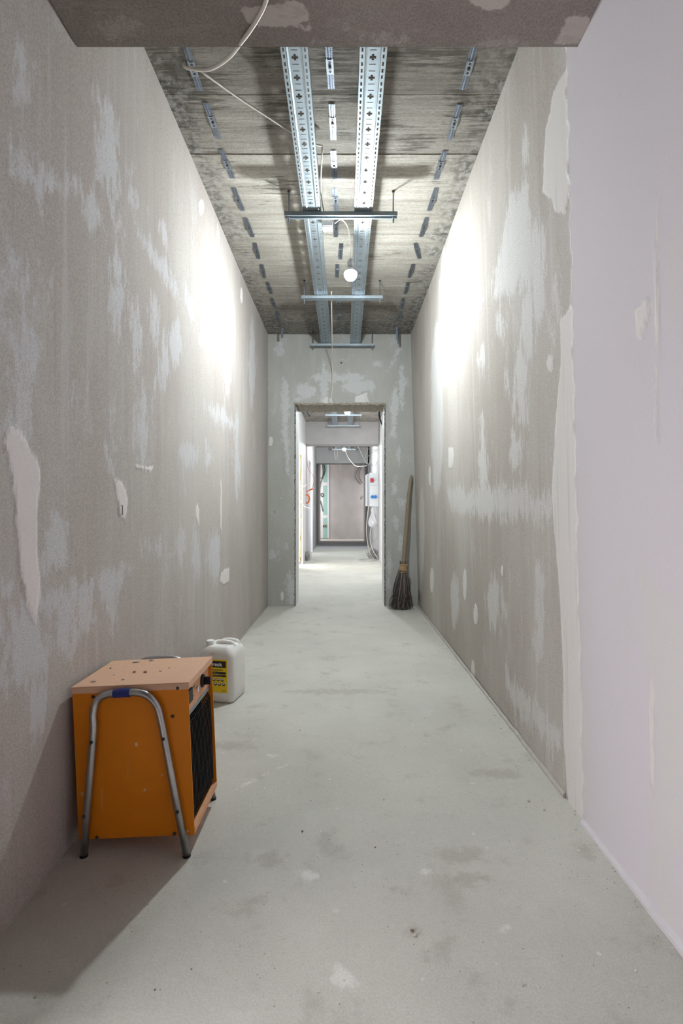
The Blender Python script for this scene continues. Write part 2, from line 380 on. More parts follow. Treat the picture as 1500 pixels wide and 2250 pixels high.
Bn = np.clip((1.60 - yy) / .10, 0, 1) * np.where(yy < 1.528, 1, .35)  # smoother near stretch; daylight's pale lavender wash is put into its colour
R = np.where((yy < 1.52) & (P[:, 1] > .02) & (yy > 1.4), np.minimum(R, np.clip(.5 - (1.528 - yy) * 8, 0, 1)), R)
edge_w = np.array([.006 * math.sin(v * 31) + .004 * math.sin(v * 77) for v in P[:, 1]])
prox = np.clip((1.532 + edge_w - yy) / .014, 0, 1)
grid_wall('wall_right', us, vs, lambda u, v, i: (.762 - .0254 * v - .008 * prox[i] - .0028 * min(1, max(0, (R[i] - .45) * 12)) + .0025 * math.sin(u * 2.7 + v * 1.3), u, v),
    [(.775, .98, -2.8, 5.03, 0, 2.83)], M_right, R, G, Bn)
# filled ledge strip where wall and screed meet (right side), and the thin joint on the left
def ledge(name, x0, sgn, y0, y1, wd, ht, M, seed, step=.06):
    rg = random.Random(seed); mb = MB(); ys = lin(y0, y1, step); n = len(ys); vs_ = []
    for y in ys:
        a = wd * rg.uniform(.8, 1.15); h = ht * rg.uniform(.8, 1.2)
        vs_ += [(x0, y, 0), (x0 - sgn * a, y, 0), (x0 - sgn * a, y, h * .55), (x0, y, h)]
    fs = []
    for i in range(n - 1):
        for k in range(4): fs.append((i * 4 + k, i * 4 + (k + 1) % 4, (i + 1) * 4 + (k + 1) % 4, (i + 1) * 4 + k))
    fs += [(0, 1, 2, 3), tuple((n - 1) * 4 + k for k in (3, 2, 1, 0))]
    mb.add(vs_, fs); return tag(mb.build(name, M), kind='structure')
M_ledge = mat('ledge_mortar', (.40, .375, .34), .85, noise=(30, .2), bump=(80, .8))
M_ledge2 = mat('ledge_mortar_pale', (.52, .495, .505), .85, noise=(30, .1), bump=(80, .5))
ledge('trim_1', .758, 1, 1.66, 5.02, .010, .016, M_ledge, 1)
ledge('trim_2', .754, 1, -.5, 1.52, .012, .017, M_ledge2, 2)
ledge('trim_3', -.80, -1, 1.0, 5.02, .006, .006, M_ledge, 3)

# floor
F_pale = [ell(757,2150,38,26,20), ell(735,2120,14,12), ell(1105,2038,12,9), ell(680,1925,28,16), ell(935,1915,22,9), ell(782,1710,6,3), ell(927,1970,6,4), ell(973,1970,5,4),
 ell(850,1928,5,4), ell(858,2034,5,5), ell(740,1777,8,3), ell(1195,1780,6,4), ell(818,1792,7,3), ell(745,1777,5,3), ell(737,2001,5,5), ell(816,1790,4,2), ell(1055,1830,5,3),
 [(500,1745),(540,1718),(600,1692),(650,1670),(640,1678),(590,1698),(540,1728)], ell(1040,1720,8,3), ell(785,1766,7,3), ell(235,2008,6,3), ell(600,1660,14,6)]
F_dark = [ell(905,2048,22,14), ell(1120,2210,8,16), ell(880,1960,30,6), ell(1010,1880,60,20), ell(590,1890,50,18), ell(290,2042,6,4), ell(560,2168,10,8), ell(110,2200,8,8), ell(500,1640,70,10),
 ell(740,1520,120,6), ell(1090,1700,60,12), ell(1020,1930,60,18)]
us = lin(-.80, .76, .013); vs2 = lin(.85, 5.4, .014); P = np.array([(u, v) for u in us for v in vs2])
R = field(P, F_pale, on_floor, .03); G = field(P, F_dark, on_floor, .05)
grid_wall('floor', us, vs2, lambda u, v, i: (u, v, 0), [(-2.0, 2.0, -3.0, .85, -.15, 0), (-2.0, 2.0, 5.4, 18.0, -.15, 0), (-2.0, 2.0, .85, 5.4, -.15, -.001)], M_floor, R, G, np.zeros(len(P)))

# beam over the photographer (its underside fills the top of the picture)
B_hard = [[(530,20),(600,10),(660,0),(672,20),(678,38),(660,52),(600,58),(550,52)], ell(1075,-8,48,28), [(1218,96),(1230,70),(1245,40),(1300,36),(1285,75),(1262,98)], ell(672,62,11,6)]
B_soft = [ell(855,92,30,10), ell(700,94,18,5), ell(770,60,16,10), ell(1100,94,50,6), ell(250,60,60,20)]
us = lin(-.80, .72, .014); vs3 = lin(.75, 1.445, .014); P = np.array([(u, v) for u in us for v in vs3])
R = field(P, B_hard, on_beam, .04); G = field(P, B_soft, on_beam, .05)
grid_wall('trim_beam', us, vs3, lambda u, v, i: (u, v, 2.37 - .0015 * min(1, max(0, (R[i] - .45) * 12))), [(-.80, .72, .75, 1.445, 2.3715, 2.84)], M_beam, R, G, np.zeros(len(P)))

# ceiling: precast panels running across, joints open
ce = empty('ceiling', (0, 0, 2.83)); tag(ce, kind='structure')
ys = [1.445, 1.785, 2.142, 2.498, 2.862, 3.22, 3.60, 3.96, 4.32, 4.68, 5.03]
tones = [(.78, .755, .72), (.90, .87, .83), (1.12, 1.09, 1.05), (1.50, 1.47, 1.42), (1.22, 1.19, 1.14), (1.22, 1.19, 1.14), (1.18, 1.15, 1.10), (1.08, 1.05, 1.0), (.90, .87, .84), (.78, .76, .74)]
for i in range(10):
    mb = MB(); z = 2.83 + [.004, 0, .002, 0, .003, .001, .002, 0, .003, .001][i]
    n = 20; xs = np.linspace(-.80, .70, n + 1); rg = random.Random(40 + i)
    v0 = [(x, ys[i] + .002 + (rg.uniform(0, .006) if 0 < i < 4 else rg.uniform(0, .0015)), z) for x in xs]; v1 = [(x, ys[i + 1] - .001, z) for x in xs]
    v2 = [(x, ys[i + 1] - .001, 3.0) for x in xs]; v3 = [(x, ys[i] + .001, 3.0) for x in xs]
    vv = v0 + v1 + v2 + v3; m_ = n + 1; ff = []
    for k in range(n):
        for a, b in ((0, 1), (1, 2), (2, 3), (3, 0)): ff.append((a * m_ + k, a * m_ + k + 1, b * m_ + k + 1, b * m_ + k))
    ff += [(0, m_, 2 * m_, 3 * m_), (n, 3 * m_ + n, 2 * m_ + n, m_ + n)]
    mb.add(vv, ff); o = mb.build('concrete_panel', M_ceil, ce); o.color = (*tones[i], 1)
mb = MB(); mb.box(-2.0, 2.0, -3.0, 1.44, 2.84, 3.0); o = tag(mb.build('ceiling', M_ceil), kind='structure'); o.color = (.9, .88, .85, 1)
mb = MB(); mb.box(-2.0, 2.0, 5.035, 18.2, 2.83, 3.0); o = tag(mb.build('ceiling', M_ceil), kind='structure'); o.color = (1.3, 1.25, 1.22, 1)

# end wall with the rough doorway
E_hard = [[(592,958),(598,962),(600,972),(595,981),(590,978)], [(708,880),(716,872),(728,876),(730,886),(708,886)], [(780,872),(806,863),(808,880),(812,883),(780,884)], ell(620,1310,4,10), ell(657,842,1,1)]
E_soft = [[(622,830),(632,850),(640,890),(632,900),(630,960),(636,1000),(632,1040),(622,960),(618,880)], ell(672,858,22,15), ell(655,875,8,10), ell(712,840,8,60), [(838,830),(858,800),(870,770),(880,768),(872,790),(852,820)],
 ell(882,850,6,50), [(860,870),(870,840),(876,880),(868,960),(858,960)], ell(866,1075,6,12), ell(882,1103,8,9), ell(880,1185,6,10), ell(878,1200,5,14), [(852,1290),(858,1250),(860,1220),(852,1210),(850,1260)],
 ell(628,1200,4,8), ell(640,1300,8,30), ell(600,1220,6,10), ell(655,1330,4,8), ell(636,1265,3,8), ell(830,800,10,6), ell(615,770,8,14), ell(790,850,40,14), ell(868,1150,6,16), ell(876,1005,4,22), ell(742,830,60,10)]
us = lin(-.80, .76, .012); P = np.array([(u, v) for u in us for v in vs]); R = field(P, E_hard, on_end, .03); G = field(P, E_soft, on_end, .05)
DL, DR, DT = -.516, .42, 2.10
we = grid_wall('wall_back', us, vs, lambda u, v, i: (u, 5.03, v), [(-.80, DL, 5.033, 5.36, 0, 2.83), (DR, .76, 5.033, 5.36, 0, 2.83), (DL, DR, 5.033, 5.36, DT, 2.83)], M_end, R, G, np.zeros(len(P)),
    keep=lambda u, v: not (DL < u < DR and v < DT))
# rough lintel soffit and ragged edges of the opening
mb = MB(); rg = random.Random(5); n = 60
xs = np.linspace(DL - .012, DR + .012, n + 1)
vv = []
for x in xs:
    j = rg.uniform(-.006, .006); k = rg.uniform(-.005, .005)
    vv += [(x, 5.018, DT + .012 + k), (x, 5.02, DT - .006 + j), (x, 5.36, DT - .010 + j * .5), (x, 5.36, DT + .03)]
ff = []
for i in range(n):
    for k in range(3): ff.append((i * 4 + k, i * 4 + k + 1, (i + 1) * 4 + k + 1, (i + 1) * 4 + k))
mb.add(vv, ff); tag(mb.build('trim_lintel', M_lintel), kind='structure')
for sx, nm in ((DL, 'trim_jamb_left'), (DR, 'trim_jamb_right')):
    s = 1 if sx == DL else -1; mb = MB(); n = 170; vv = []; rg = random.Random(9 if s > 0 else 10)
    for i in range(n + 1):
        z = DT * i / n; a = rg.uniform(0, .007); b = rg.uniform(.0, .008)
        vv += [(sx - s * b, 5.026, z), (sx + s * (.002 + a), 5.026, z), (sx + s * (.002 + a * .6), 5.06, z), (sx - s * .004, 5.06, z)]
    ff = []
    for i in range(n):
        for k in range(3): ff.append((i * 4 + k, i * 4 + k + 1, (i + 1) * 4 + k + 1, (i + 1) * 4 + k))
    mb.add(vv, ff); tag(mb.build(nm, M_ragged), kind='structure')
    mb = MB(); mb.box(min(sx, sx + s * .006), max(sx, sx + s * .006), 5.065, 5.355, 0, DT - .012); tag(mb.build('trim_reveal', M_white), kind='structure')

# second corridor section, beams, openings
def st(name, M, *boxes):
    mb = MB()
    for b in boxes: mb.box(*b)
    return tag(mb.build(name, M), kind='structure')
st('wall_left_middle', M_white, (-1.0, -.80, 5.36, 8.45, 0, 2.83), (-1.0, -.80, 8.45, 9.10, 2.1, 2.83), (-1.0, -.80, 9.10, 9.9, 0, 2.83))
st('wall_right_middle', M_white, (.71, .90, 5.36, 6.8, 0, 2.83), (.71, .90, 6.8, 7.6, 2.1, 2.83), (.71, .90, 7.6, 9.9, 0, 2.83))
M_beam2 = mat('smooth_grey_plaster', (.40, .385, .38), .85, noise=(4, .15), bump=(70, .4))
st('trim_beam_middle', M_beam2, (-.86, .74, 9.9, 10.25, 2.37, 2.83))
st('wall_left_far', M_greywall, (-1.0, -.80, 9.9, 10.7, 0, 2.83), (-1.02, -.81, 11.7, 13.8, 0, 2.83), (-1.0, -.80, 10.7, 11.7, 2.15, 2.83))
st('wall_right_far', M_greywall, (.70, .90, 9.9, 13.8, 0, 2.83))
st('trim_beam_far', M_beam2, (-.90, .72, 13.8, 14.15, 2.37, 2.83))
M_dim = mat('unlit_passage_grey', (.30, .29, .29), .9, noise=(6, .1), bump=(60, .4))  # passage lies unlit: its shade is put into this darker grey
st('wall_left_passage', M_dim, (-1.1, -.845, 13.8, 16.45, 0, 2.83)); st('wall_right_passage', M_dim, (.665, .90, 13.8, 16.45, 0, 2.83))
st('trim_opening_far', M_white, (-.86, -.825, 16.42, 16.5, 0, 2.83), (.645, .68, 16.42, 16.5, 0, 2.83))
st('floor_passage_shade', M_dim, (-.84, .66, 13.85, 16.4, 0, .004))  # dark sheet over the floor, carrying the passage's shade
st('floor_pale_strip', mat('pale_floor', (.55, .54, .55), .8, noise=(20, .1)), (-.80, .70, 12.7, 13.8, 0, .006))  # paler strip across the floor in front of the far beam
wb = empty('wall_back_far', (0, 17.6, 0)); tag(wb, kind='structure')
X = lambda px: (px - VX) / F * 17.6
Z = lambda py: CZ + (VY - py) / F * 17.6
M_far = mat('patchy_screed_wall', (.42, .395, .385), .85, noise=(3, .22, (1, 1, .7)), bump=(30, .4))
MB().box(-1.5, 1.5, 17.6, 17.75, 0, 2.83).build('plaster_face', M_far, wb)
for a, b in ((1015, 1060), (1067, 1132), (1138, 1183)):
    MB().box(X(709.5), X(719), 17.585, 17.60, Z(b), min(2.82, Z(a))).build('plasterboard_panel', M_teal, wb)
MB().box(X(719), X(723), 17.583, 17.60, 0.02, 2.82).build('joint_strip', M_joint, wb)
MB().box(X(704), X(709.5), 17.586, 17.60, 0.02, 2.82).build('joint_strip', M_joint, wb)
for a, b in ((1060, 1067), (1132, 1138)): MB().box(X(709.5), X(719), 17.586, 17.60, Z(b), Z(a)).build('joint_strip', M_joint, wb)
st('wall_end_left', M_white, (-1.9, -1.75, 16.5, 17.75, 0, 2.83)); st('wall_end_right', M_white, (1.65, 1.8, 16.5, 17.75, 0, 2.83))
# far reveal of the left opening with its yellow mounting foam, and a white casing
st('trim_casing', M_white, (-.812, -.785, 9.06, 9.13, 0, 2.1))
st('trim_casing', mat('bright_casing', (.8, .8, .82), .4), (-.82, -.775, 11.66, 11.74, 0, 2.15))
mb = MB(); rg = random.Random(3); vv = []; n = 40
for i in range(n + 1):
    z = .05 + 2.0 * i / n; vv += [(-.99, 9.085, z), (-.93 + rg.uniform(-.01, .01), 9.06 + rg.uniform(-.015, 0), z), (-.825 + rg.uniform(-.015, .01), 9.055 + rg.uniform(-.015, 0), z), (-.813, 9.09, z)]
ff = [(i * 4 + k, i * 4 + k + 1, (i + 1) * 4 + k + 1, (i + 1) * 4 + k) for i in range(n) for k in range(3)]
mb.add(vv, ff); tag(mb.build('mounting_foam', M_foam), 'yellow mounting foam along the edge of the side opening beyond the doorway', 'foam', kind='stuff')

# ------------------------------------------------------------------ cable trays
def tray_mesh(y0, y1, wd=.102):
    xs = [0, .007, .014, .021, .023, .029] + [.0385, .0425, .0465, .0495, .0525, .0555, .0595, .0635] + [.073, .079, .081, .088, .095, wd]
    P_ = .0884; nm = int(round((y1 - y0) / P_)); P_ = (y1 - y0) / nm
    rel = [0, .0035, .0085, .0120, .0155, .0190, .0225, .0265, .0295, .034, .0410, .0445, .0470, .0505, .0590, .0635, .0700, .0735, .0765, .0800, .0884]
    rel = [r * P_ / .0884 for r in rel[:-1]]
    ysl = [y0 + m * P_ + r for m in range(nm) for r in rel] + [y1]
    def hole(x, yr):
        yr = yr * .0884 / P_
        for a in (0.0070,):
            pass
        # side slots, three per module
        if .007 < x < .014 or .088 < x < .095:
            return .0035 < yr < .0190 or .034 < yr < .0505 or .0635 < yr < .0800
        cx = .051; dx = abs(x - cx); dy = abs(yr - .01375)
        if (dx < .0045 and dy < .0125) or (dx < .0125 and dy < .0055): return True      # four-lobed hole
        if dx < .0125 and (.0410 < yr < .0445 or .0700 < yr < .0735): return True         # cross slots
        return False
    def zz(x): return .0 if (x < .0215 or .0805 < x) else -.003 if (.0225 < x < .0285 or .0735 < x < .0795) else -.0005
    nx = len(xs); v = []; f = []
    for y in ysl:
        for x in xs: v.append((x, y, zz(x)))
    nr = len(rel)
    for j in range(len(ysl) - 1):
        ym = (ysl[j] + ysl[j + 1]) / 2; yr = (ym - y0) % P_
        for i in range(nx - 1):
            if not hole((xs[i] + xs[i + 1]) / 2, yr): f.append((j * nx + i, j * nx + i + 1, (j + 1) * nx + i + 1, (j + 1) * nx + i))
    # turned-up sides with a row of slots
    for x, s in ((0, 1), (wd, -1)):
        zs = [0, .012, .022, .045]; b = len(v)
        for y in ysl:
            for z in zs: v.append((x, y, z))
        for j in range(len(ysl) - 1):
            ym = ((ysl[j] + ysl[j + 1]) / 2 - y0) % P_ * .0884 / P_
            for i in range(3):
                if i == 1 and (.0085 < ym < .0190 or .0410 < ym < .0505 or .0700 < ym < .0800): continue
                f.append((b + j * 4 + i, b + j * 4 + i + 1, b + (j + 1) * 4 + i + 1, b + (j + 1) * 4 + i))
    me = bpy.data.meshes.new('tray_section'); me.from_pydata(v, [], f); me.update(); return me
def tray(x, spans, label, group, name='cable_tray'):
    r = empty(name, (x, spans[0][0], 2.7055)); tag(r, label, 'cable tray', group)
    for y0, y1 in spans:
        me = tray_mesh(0, y1 - y0); o = bpy.data.objects.new('tray_section', me); COL.objects.link(o); me.materials.append(M_galv)
        o.parent = r; o.location = (0, y0 - spans[0][0], 0); so = o.modifiers.new('s', 'SOLIDIFY'); so.thickness = .0012
    return r
tray(-.240, [(1.30, 2.770), (2.775, 4.975)], 'left one of the two perforated galvanised cable trays under the near ceiling', 'near cable trays')
tray(.056, [(1.30, 2.770), (2.775, 4.975)], 'right one of the two perforated galvanised cable trays, above the bare bulb', 'near cable trays')
tray(-.240, [(7.3, 9.75)], 'left cable tray on the rails seen through the doorway', 'far cable trays')
tray(.056, [(7.3, 9.75)], 'right cable tray on the rails seen through the doorway, beside the lit bulb', 'far cable trays')
tray(-.240, [(11.3, 13.4)], 'left cable tray beyond the first far beam', 'far cable trays')
tray(.056, [(11.3, 13.4)], 'right cable tray beyond the first far beam', 'far cable trays')

def hanger(Y, label, zc=2.83):
    r = empty('hanger_rail', (-.02, Y, 2.675)); tag(r, label, 'rail', 'rails carrying the cable trays')
    mb = MB(); x0, x1 = -.345, .302
    mb.box(x0, x1, Y - .020, Y + .020, 2.699, 2.701)
    mb.box(x0, x1, Y - .020, Y - .018, 2.678, 2.699).box(x0, x1, Y + .018, Y + .020, 2.678, 2.699)
    mb.box(x0, x1, Y - .018, Y - .010, 2.678, 2.680).box(x0, x1, Y + .010, Y + .018, 2.678, 2.680)
    mb.build('rail', M_galv, r)
    for x in (-.322, .280):
        rod = MB().cyl((x, Y, 2.645), (x, Y, zc), .0042, 8).build('threaded_rod', M_galvd, r)
        MB().lathe((x, Y, 2.672), [(.009, 0), (.009, .006)], 6).build('nut', M_galvd, r); MB().lathe((x, Y, 2.7012), [(.011, 0), (.011, .0015), (.009, .0015), (.009, .008)], 6).build('nut', M_galvd, r)
        MB().lathe((x, Y, zc - .008), [(.008, 0), (.008, .009)], 10).build('anchor_sleeve', M_screw, r)
for Y, l in ((2.785, 'steel hanger rail nearest the camera, crossing under both cable trays'), (3.86, 'steel hanger rail just beyond the near bare bulb'),
             (4.955, 'steel hanger rail close to the wall above the doorway'), (8.54, 'nearer steel hanger rail seen through the doorway, behind the lit bulb'),
             (9.6, 'second steel hanger rail through the doorway, in front of the first far beam'), (12.5, 'nearer rail beside the farthest lit bulb'), (13.2, 'farthest rail in front of the second far beam')):
    hanger(Y, l)

# ------------------------------------------------------------------ ceiling brackets (direct hangers)
def strip_mesh():
    xs = [-.0155, -.0125, -.0085, -.0045, -.0015, .0015, .0045, .0085, .0125, .0155]; v = []; f = []
    def seg(y0, y1, rows, bend=0):
        ys = [y0 + (y1 - y0) * i / (rows * 2 + 1) for i in range(rows * 2 + 2)]; b = len(v)
        for y in ys:
            for k, x in enumerate(xs): v.append((x, y, -.0018 if k in (4, 5) else -.001 - bend * abs(y)))
        for j in range(len(ys) - 1):
            for i in range(9):
                if j % 2 == 1 and i in (0, 2, 6, 8): continue
                f.append((b + j * 10 + i, b + j * 10 + i + 1, b + (j + 1) * 10 + i + 1, b + (j + 1) * 10 + i))
    seg(.035, .105, 9)
    return v, f
sv, sf = strip_mesh()
me_leg = bpy.data.meshes.new('hanger_leg'); me_leg.from_pydata(sv, [], sf); me_leg.update(); me_leg.materials.append(mat('bracket_steel', (.20, .23, .28), .45, 1))
mb = MB(); mb.box(-.0155, .0155, -.036, .036, -.0015, 0).box(-.009, .009, -.032, .032, -.004, -.0015)
mb.box(-.0155, -.0135, -.036, .036, -.005, 0).box(.0135, .0155, -.036, .036, -.005, 0)
me_plate = mb.mesh('base_plate'); me_plate.materials.append(M_galvd)
mb = MB(); mb.lathe((0, 0, -.009), [(.0055, 0), (.0065, .002), (.0065, .004), (.003, .005)], 10)
mbh = MB(); mbh.lathe((0, 0, -.0046), [(.0055, 0), (.0055, .001)], 10); me_rivet = mbh.mesh('spare_hole'); me_rivet.materials.append(M_screw)
me_scr = mb.mesh('fixing_screw'); me_scr.materials.append(M_screw)
first = None; rows = (('left', -.625), ('middle', -.056), ('right', .515)); ordn = ['first', 'second', 'third', 'fourth', 'fifth', 'sixth', 'seventh', 'eighth', 'ninth', 'tenth', 'eleventh']
for rn, rx in rows:
    for k in range(11):
        if rn == 'middle' and k in (7,): continue
        Y = 2.01 + k * .2835 + rnd.uniform(-.006, .006)
        if k == 10: Y = 4.90
        if first is None:
            r = empty('ceiling_bracket', (0, 0, 0)); r['group'] = 'steel drywall hangers screwed to the ceiling'; r['category'] = 'bracket'
            for me, nm, q, yo in ((me_leg, 'hanger_leg', 0, 0), (me_leg, 'hanger_leg', math.pi, 0), (me_plate, 'base_plate', 0, 0), (me_scr, 'fixing_screw', 0, 0), (me_rivet, 'spare_hole', 0, .021), (me_rivet, 'spare_hole', 0, -.021)):
                o = bpy.data.objects.new(nm, me); COL.objects.link(o); o.parent = r; o.rotation_euler.z = q; o.location.y = yo
            first = r; t = r
        else:
            t = first.copy(); COL.objects.link(t)
            for c in list(first.children):
                d = c.copy(); COL.objects.link(d); d.parent = t
        dx = rnd.uniform(-.006, .006) + (0.03 if (rn == 'middle' and k == 5) else 0)
        t.location = (rx + dx, Y, 2.8285); rz = rnd.uniform(-.05, .05); rxx = 0
        if rn == 'right' and k == 5: rz = -.28
        t.rotation_euler = (rxx, 0, rz)
        t['label'] = 'flat perforated steel ceiling bracket, %s from the camera in the %s row' % (ordn[k], rn)
        if (rn == 'left' and k == 0):
            t.location.z = 2.822
# bent-down legs on the last right-hand bracket
o = MB().box(.512, .530, 4.83, 4.834, 2.70, 2.828).build('bent_hanger', M_galvd); tag(o, 'left bent-down steel hanger leg at the far right end of the ceiling', 'bracket')
o = MB().box(.532, .552, 4.90, 4.904, 2.685, 2.828).build('bent_hanger', M_galvd); tag(o, 'longer right bent-down steel hanger leg at the far right end of the ceiling', 'bracket')
for x, y in ((-.64, 4.86),):
    mb = MB(); mb.box(x, x + .02, y, y + .004, 2.73, 2.828); tag(mb.build('bent_hanger', M_galvd), 'short bent-down hanger leg in the far left ceiling corner', 'bracket')

# ------------------------------------------------------------------ bare bulbs
M_bulb = mat('lit_bulb', (1, 1, 1), .3, emit=((.865, .945, .975), LAMP_POWER))
M_hold = mat('bulb_holder_plastic', (.35, .35, .36), .5)
def lamp(c, label, cordpts, r=.040):
    x, y, z = c; t = empty('pendant_lamp', (x, y, z - r)); tag(t, label, 'lamp')
    MB().lathe((x, y, z), [(r * math.sin(q) + 1e-4, -r * math.cos(q)) for q in [math.pi * k / 16 for k in range(10)]], 24).build('bulb', M_bulb, t, smooth=True)
    MB().lathe((x, y, z + .0075), [(r * .98, 0), (r * .86, .012), (.019, .026), (.014, .034)], 24).build('bulb_base', M_plast, t, smooth=True)
    MB().lathe((x, y, z + .044), [(.018, 0), (.020, .006), (.019, .035), (.012, .048), (.005, .055)], 16).build('socket', M_hold, t, smooth=True)
    MB().tube(spline([(x, y, z + .095)] + cordpts, 8), .0035, 7).build('cord', M_wcab, t, smooth=True)
    return t
lamp((.037, 3.05, 2.48), 'lit bare bulb hanging under the near ceiling between the cable trays', [(.036, 3.03, 2.64), (.02, 2.97, 2.725), (-.02, 2.90, 2.735), (-.06, 2.88, 2.70)])
lamp((.040, 7.27, 2.48), 'lit bare bulb seen just inside the top of the doorway', [(.04, 7.25, 2.65), (.03, 7.2, 2.78), (.02, 7.2, 2.83)])
lamp((-.010, 11.5, 2.48), 'farthest lit bare bulb, in front of the second far beam', [(.0, 11.48, 2.62), (.01, 11.45, 2.75), (.01, 11.45, 2.83)])

jb = empty('junction_box', (-.10, 2.875, 2.67)); tag(jb, 'small white junction box on the left cable tray, feeding the near bulb', 'junction box')
MB().box(-.132, -.072, 2.85, 2.90, 2.662, 2.694).build('box_body', M_plast, jb, bevel=.004)
MB().box(-.128, -.076, 2.845, 2.85, 2.666, 2.690).build('box_lid', M_plast, jb, bevel=.002)
def cable(pts, r, M, label, group=None, k=8, n=8, name='cable'):
    o = MB().tube(spline(pts, k), r, n).build(name, M, smooth=True); tag(o, label, 'cable', group); return o
cable([(-.11, 1.0, 2.362), (-.185, 1.22, 2.356), at(585, 0, 1.305), at(560, 50, 1.37), at(530, 92, 1.43), at(500, 128, 1.55), at(460, 152, 1.70), at(425, 152, 1.83), at(407, 147, 1.92), at(403, 138, 1.955)],
      .0062, M_wcab, 'thick off-white cable hanging from the beam and hooked over the first left bracket')
cable([at(441, 156, 1.86), at(520, 212, 2.02), at(590, 258, 2.16), at(640, 290, 2.262), at(690, 316, 2.36), at(708, 321, 2.40)], .0045, M_wcab, 'thin off-white cable running diagonally across the ceiling above the left tray')
cable([at(708, 321, 2.40), at(707, 345, 2.44), at(705, 390, 2.58), at(706, 430, 2.70), at(712, 470, 2.80), at(716, 488, 2.86)], .004, M_wcab, 'off-white cable running along the inner side of the left tray to the junction box')
cable([(-.105, 3.86, 2.74), (-.108, 3.98, 2.70), (-.114, 4.35, 2.60), (-.122, 4.80, 2.50), (-.124, 4.93, 2.40), (-.128, 4.99, 2.26), (-.140, 5.012, 2.18), (-.150, 5.02, 2.118)], .0045, M_wcab, 'white cable dropping from the left tray down the wall above the doorway')
o = MB().tube(spline([at(723, 870, 5.02), at(722, 880, 5.015), at(721, 888, 5.01)]), .005, 6).build('cable_stub', M_gcab); tag(o, 'short grey cable stub over the doorway lintel', 'cable')
# doorway cables
cable([at(834, 902, 5.38), at(833, 912, 5.40), at(837, 928, 5.39), at(845, 941, 5.37)], .010, M_bcab, 'thick black cable bending down the right door jamb')
g = 'black cable tails at the top left of the doorway'
cable([at(657, 893, 5.35), at(659, 898, 5.5), at(668, 901, 5.6), at(676, 908, 5.7), at(680, 914, 5.75)], .009, M_bcab, 'longest of the black cable tails at the top left of the doorway', g)
cable([at(658, 894, 5.35), at(659, 900, 5.5), at(664, 903, 5.6), at(670, 911, 5.7)], .008, M_bcab, 'shortest of the black cable tails at the top left of the doorway', g)
cable([at(664, 904, 8.8), at(680, 904.5, 8.8), at(704, 904.5, 8.8), at(727, 903.5, 8.8)], .010, M_bcab, 'black cable running level under the ceiling behind the doorway lintel')

# ------------------------------------------------------------------ electric heater
hx, hy = -.608, 1.513
HT = empty('electric_heater', (hx, hy, 0)); tag(HT, 'orange industrial fan heater with a black grille, standing against the left wall', 'heater')
HW, HD, H0, H1 = .1665, .123, .045, .484
TM = Matrix.Translation((hx + .010, hy, H0)) @ Matrix.Rotation(math.radians(-2.5), 4, 'Y')     # leans a little towards the wall
HH = H1 - H0
def orange(name, c, dust):
    m = mat(name, c, .5, spec=.25); t = NT(m); n = t.noise(9, None, 5); n2 = t.noise(60, None, 4)
    geo = t.N.new('ShaderNodeNewGeometry'); sp = t.N.new('ShaderNodeSeparateXYZ'); t.L.new(geo.outputs['Normal'], sp.inputs[0])
    v = t.voro(26, t.map((1, 1, .7))); fl = t.math('MULTIPLY', t.step(t.math('ADD', v, t.math('MULTIPLY', n2, .12)), .21, .15), t.step(t.noise(9, None, 2), .50, .54))
    cc = t.mix(t.step(n, .3, .7), c, tuple(x * 1.12 for x in c)); cc = t.mix(t.math('MULTIPLY', fl, .85), cc, (.75, .55, .40))
    d = t.math('MULTIPLY', t.step(n2, .2, .8, .75, 1.0), dust); cc = t.mix(d, cc, (.66, .47, .36))
    drip = t.math('MULTIPLY', t.step(t.noise(14, t.map((3, 3, .25)), 2), .66, .72), .35); cc = t.mix(drip, cc, (.72, .34, .10))
    t.color(cc); t.b.inputs['Roughness'].default_value = .42 + .3 * dust; return m
M_or = orange('orange_enamel', (.66, .20, .004), .0); M_ort = orange('dusty_orange_enamel', (.62, .24, .06), .80); M_orp = orange('orange_panel', (.62, .24, .06), .45)
mb = MB(); T = .003
mb.box(-HW, HW, -HD, -HD + T, 0, HH - .020, TM).box(-HW, HW, HD - T, HD, 0, HH - .020, TM)
mb.box(-HW, HW, -HD + T, HD - T, 0, T, TM)
mb.box(-HW, -HW + T, -HD + T, HD - T, T, HH - .02, TM)
mb.build('casing', M_or, HT)
mb = MB(); mb.box(-HW - .002, HW + .003, -HD - .0015, HD + .0015, HH - .003, HH, TM)
for a in ((-HW - .002, HW + .003, -HD - .0015, -HD), (-HW - .002, HW + .003, HD, HD + .0015), (HW + .001, HW + .003, -HD, HD), (-HW - .002, -HW, -HD, HD)):
    mb.box(a[0], a[1], a[2], a[3], HH - .020, HH - .003, TM)
o = mb.build('lid', M_ort, HT, bevel=.001); o['label'] = 'dusty pale orange lid'
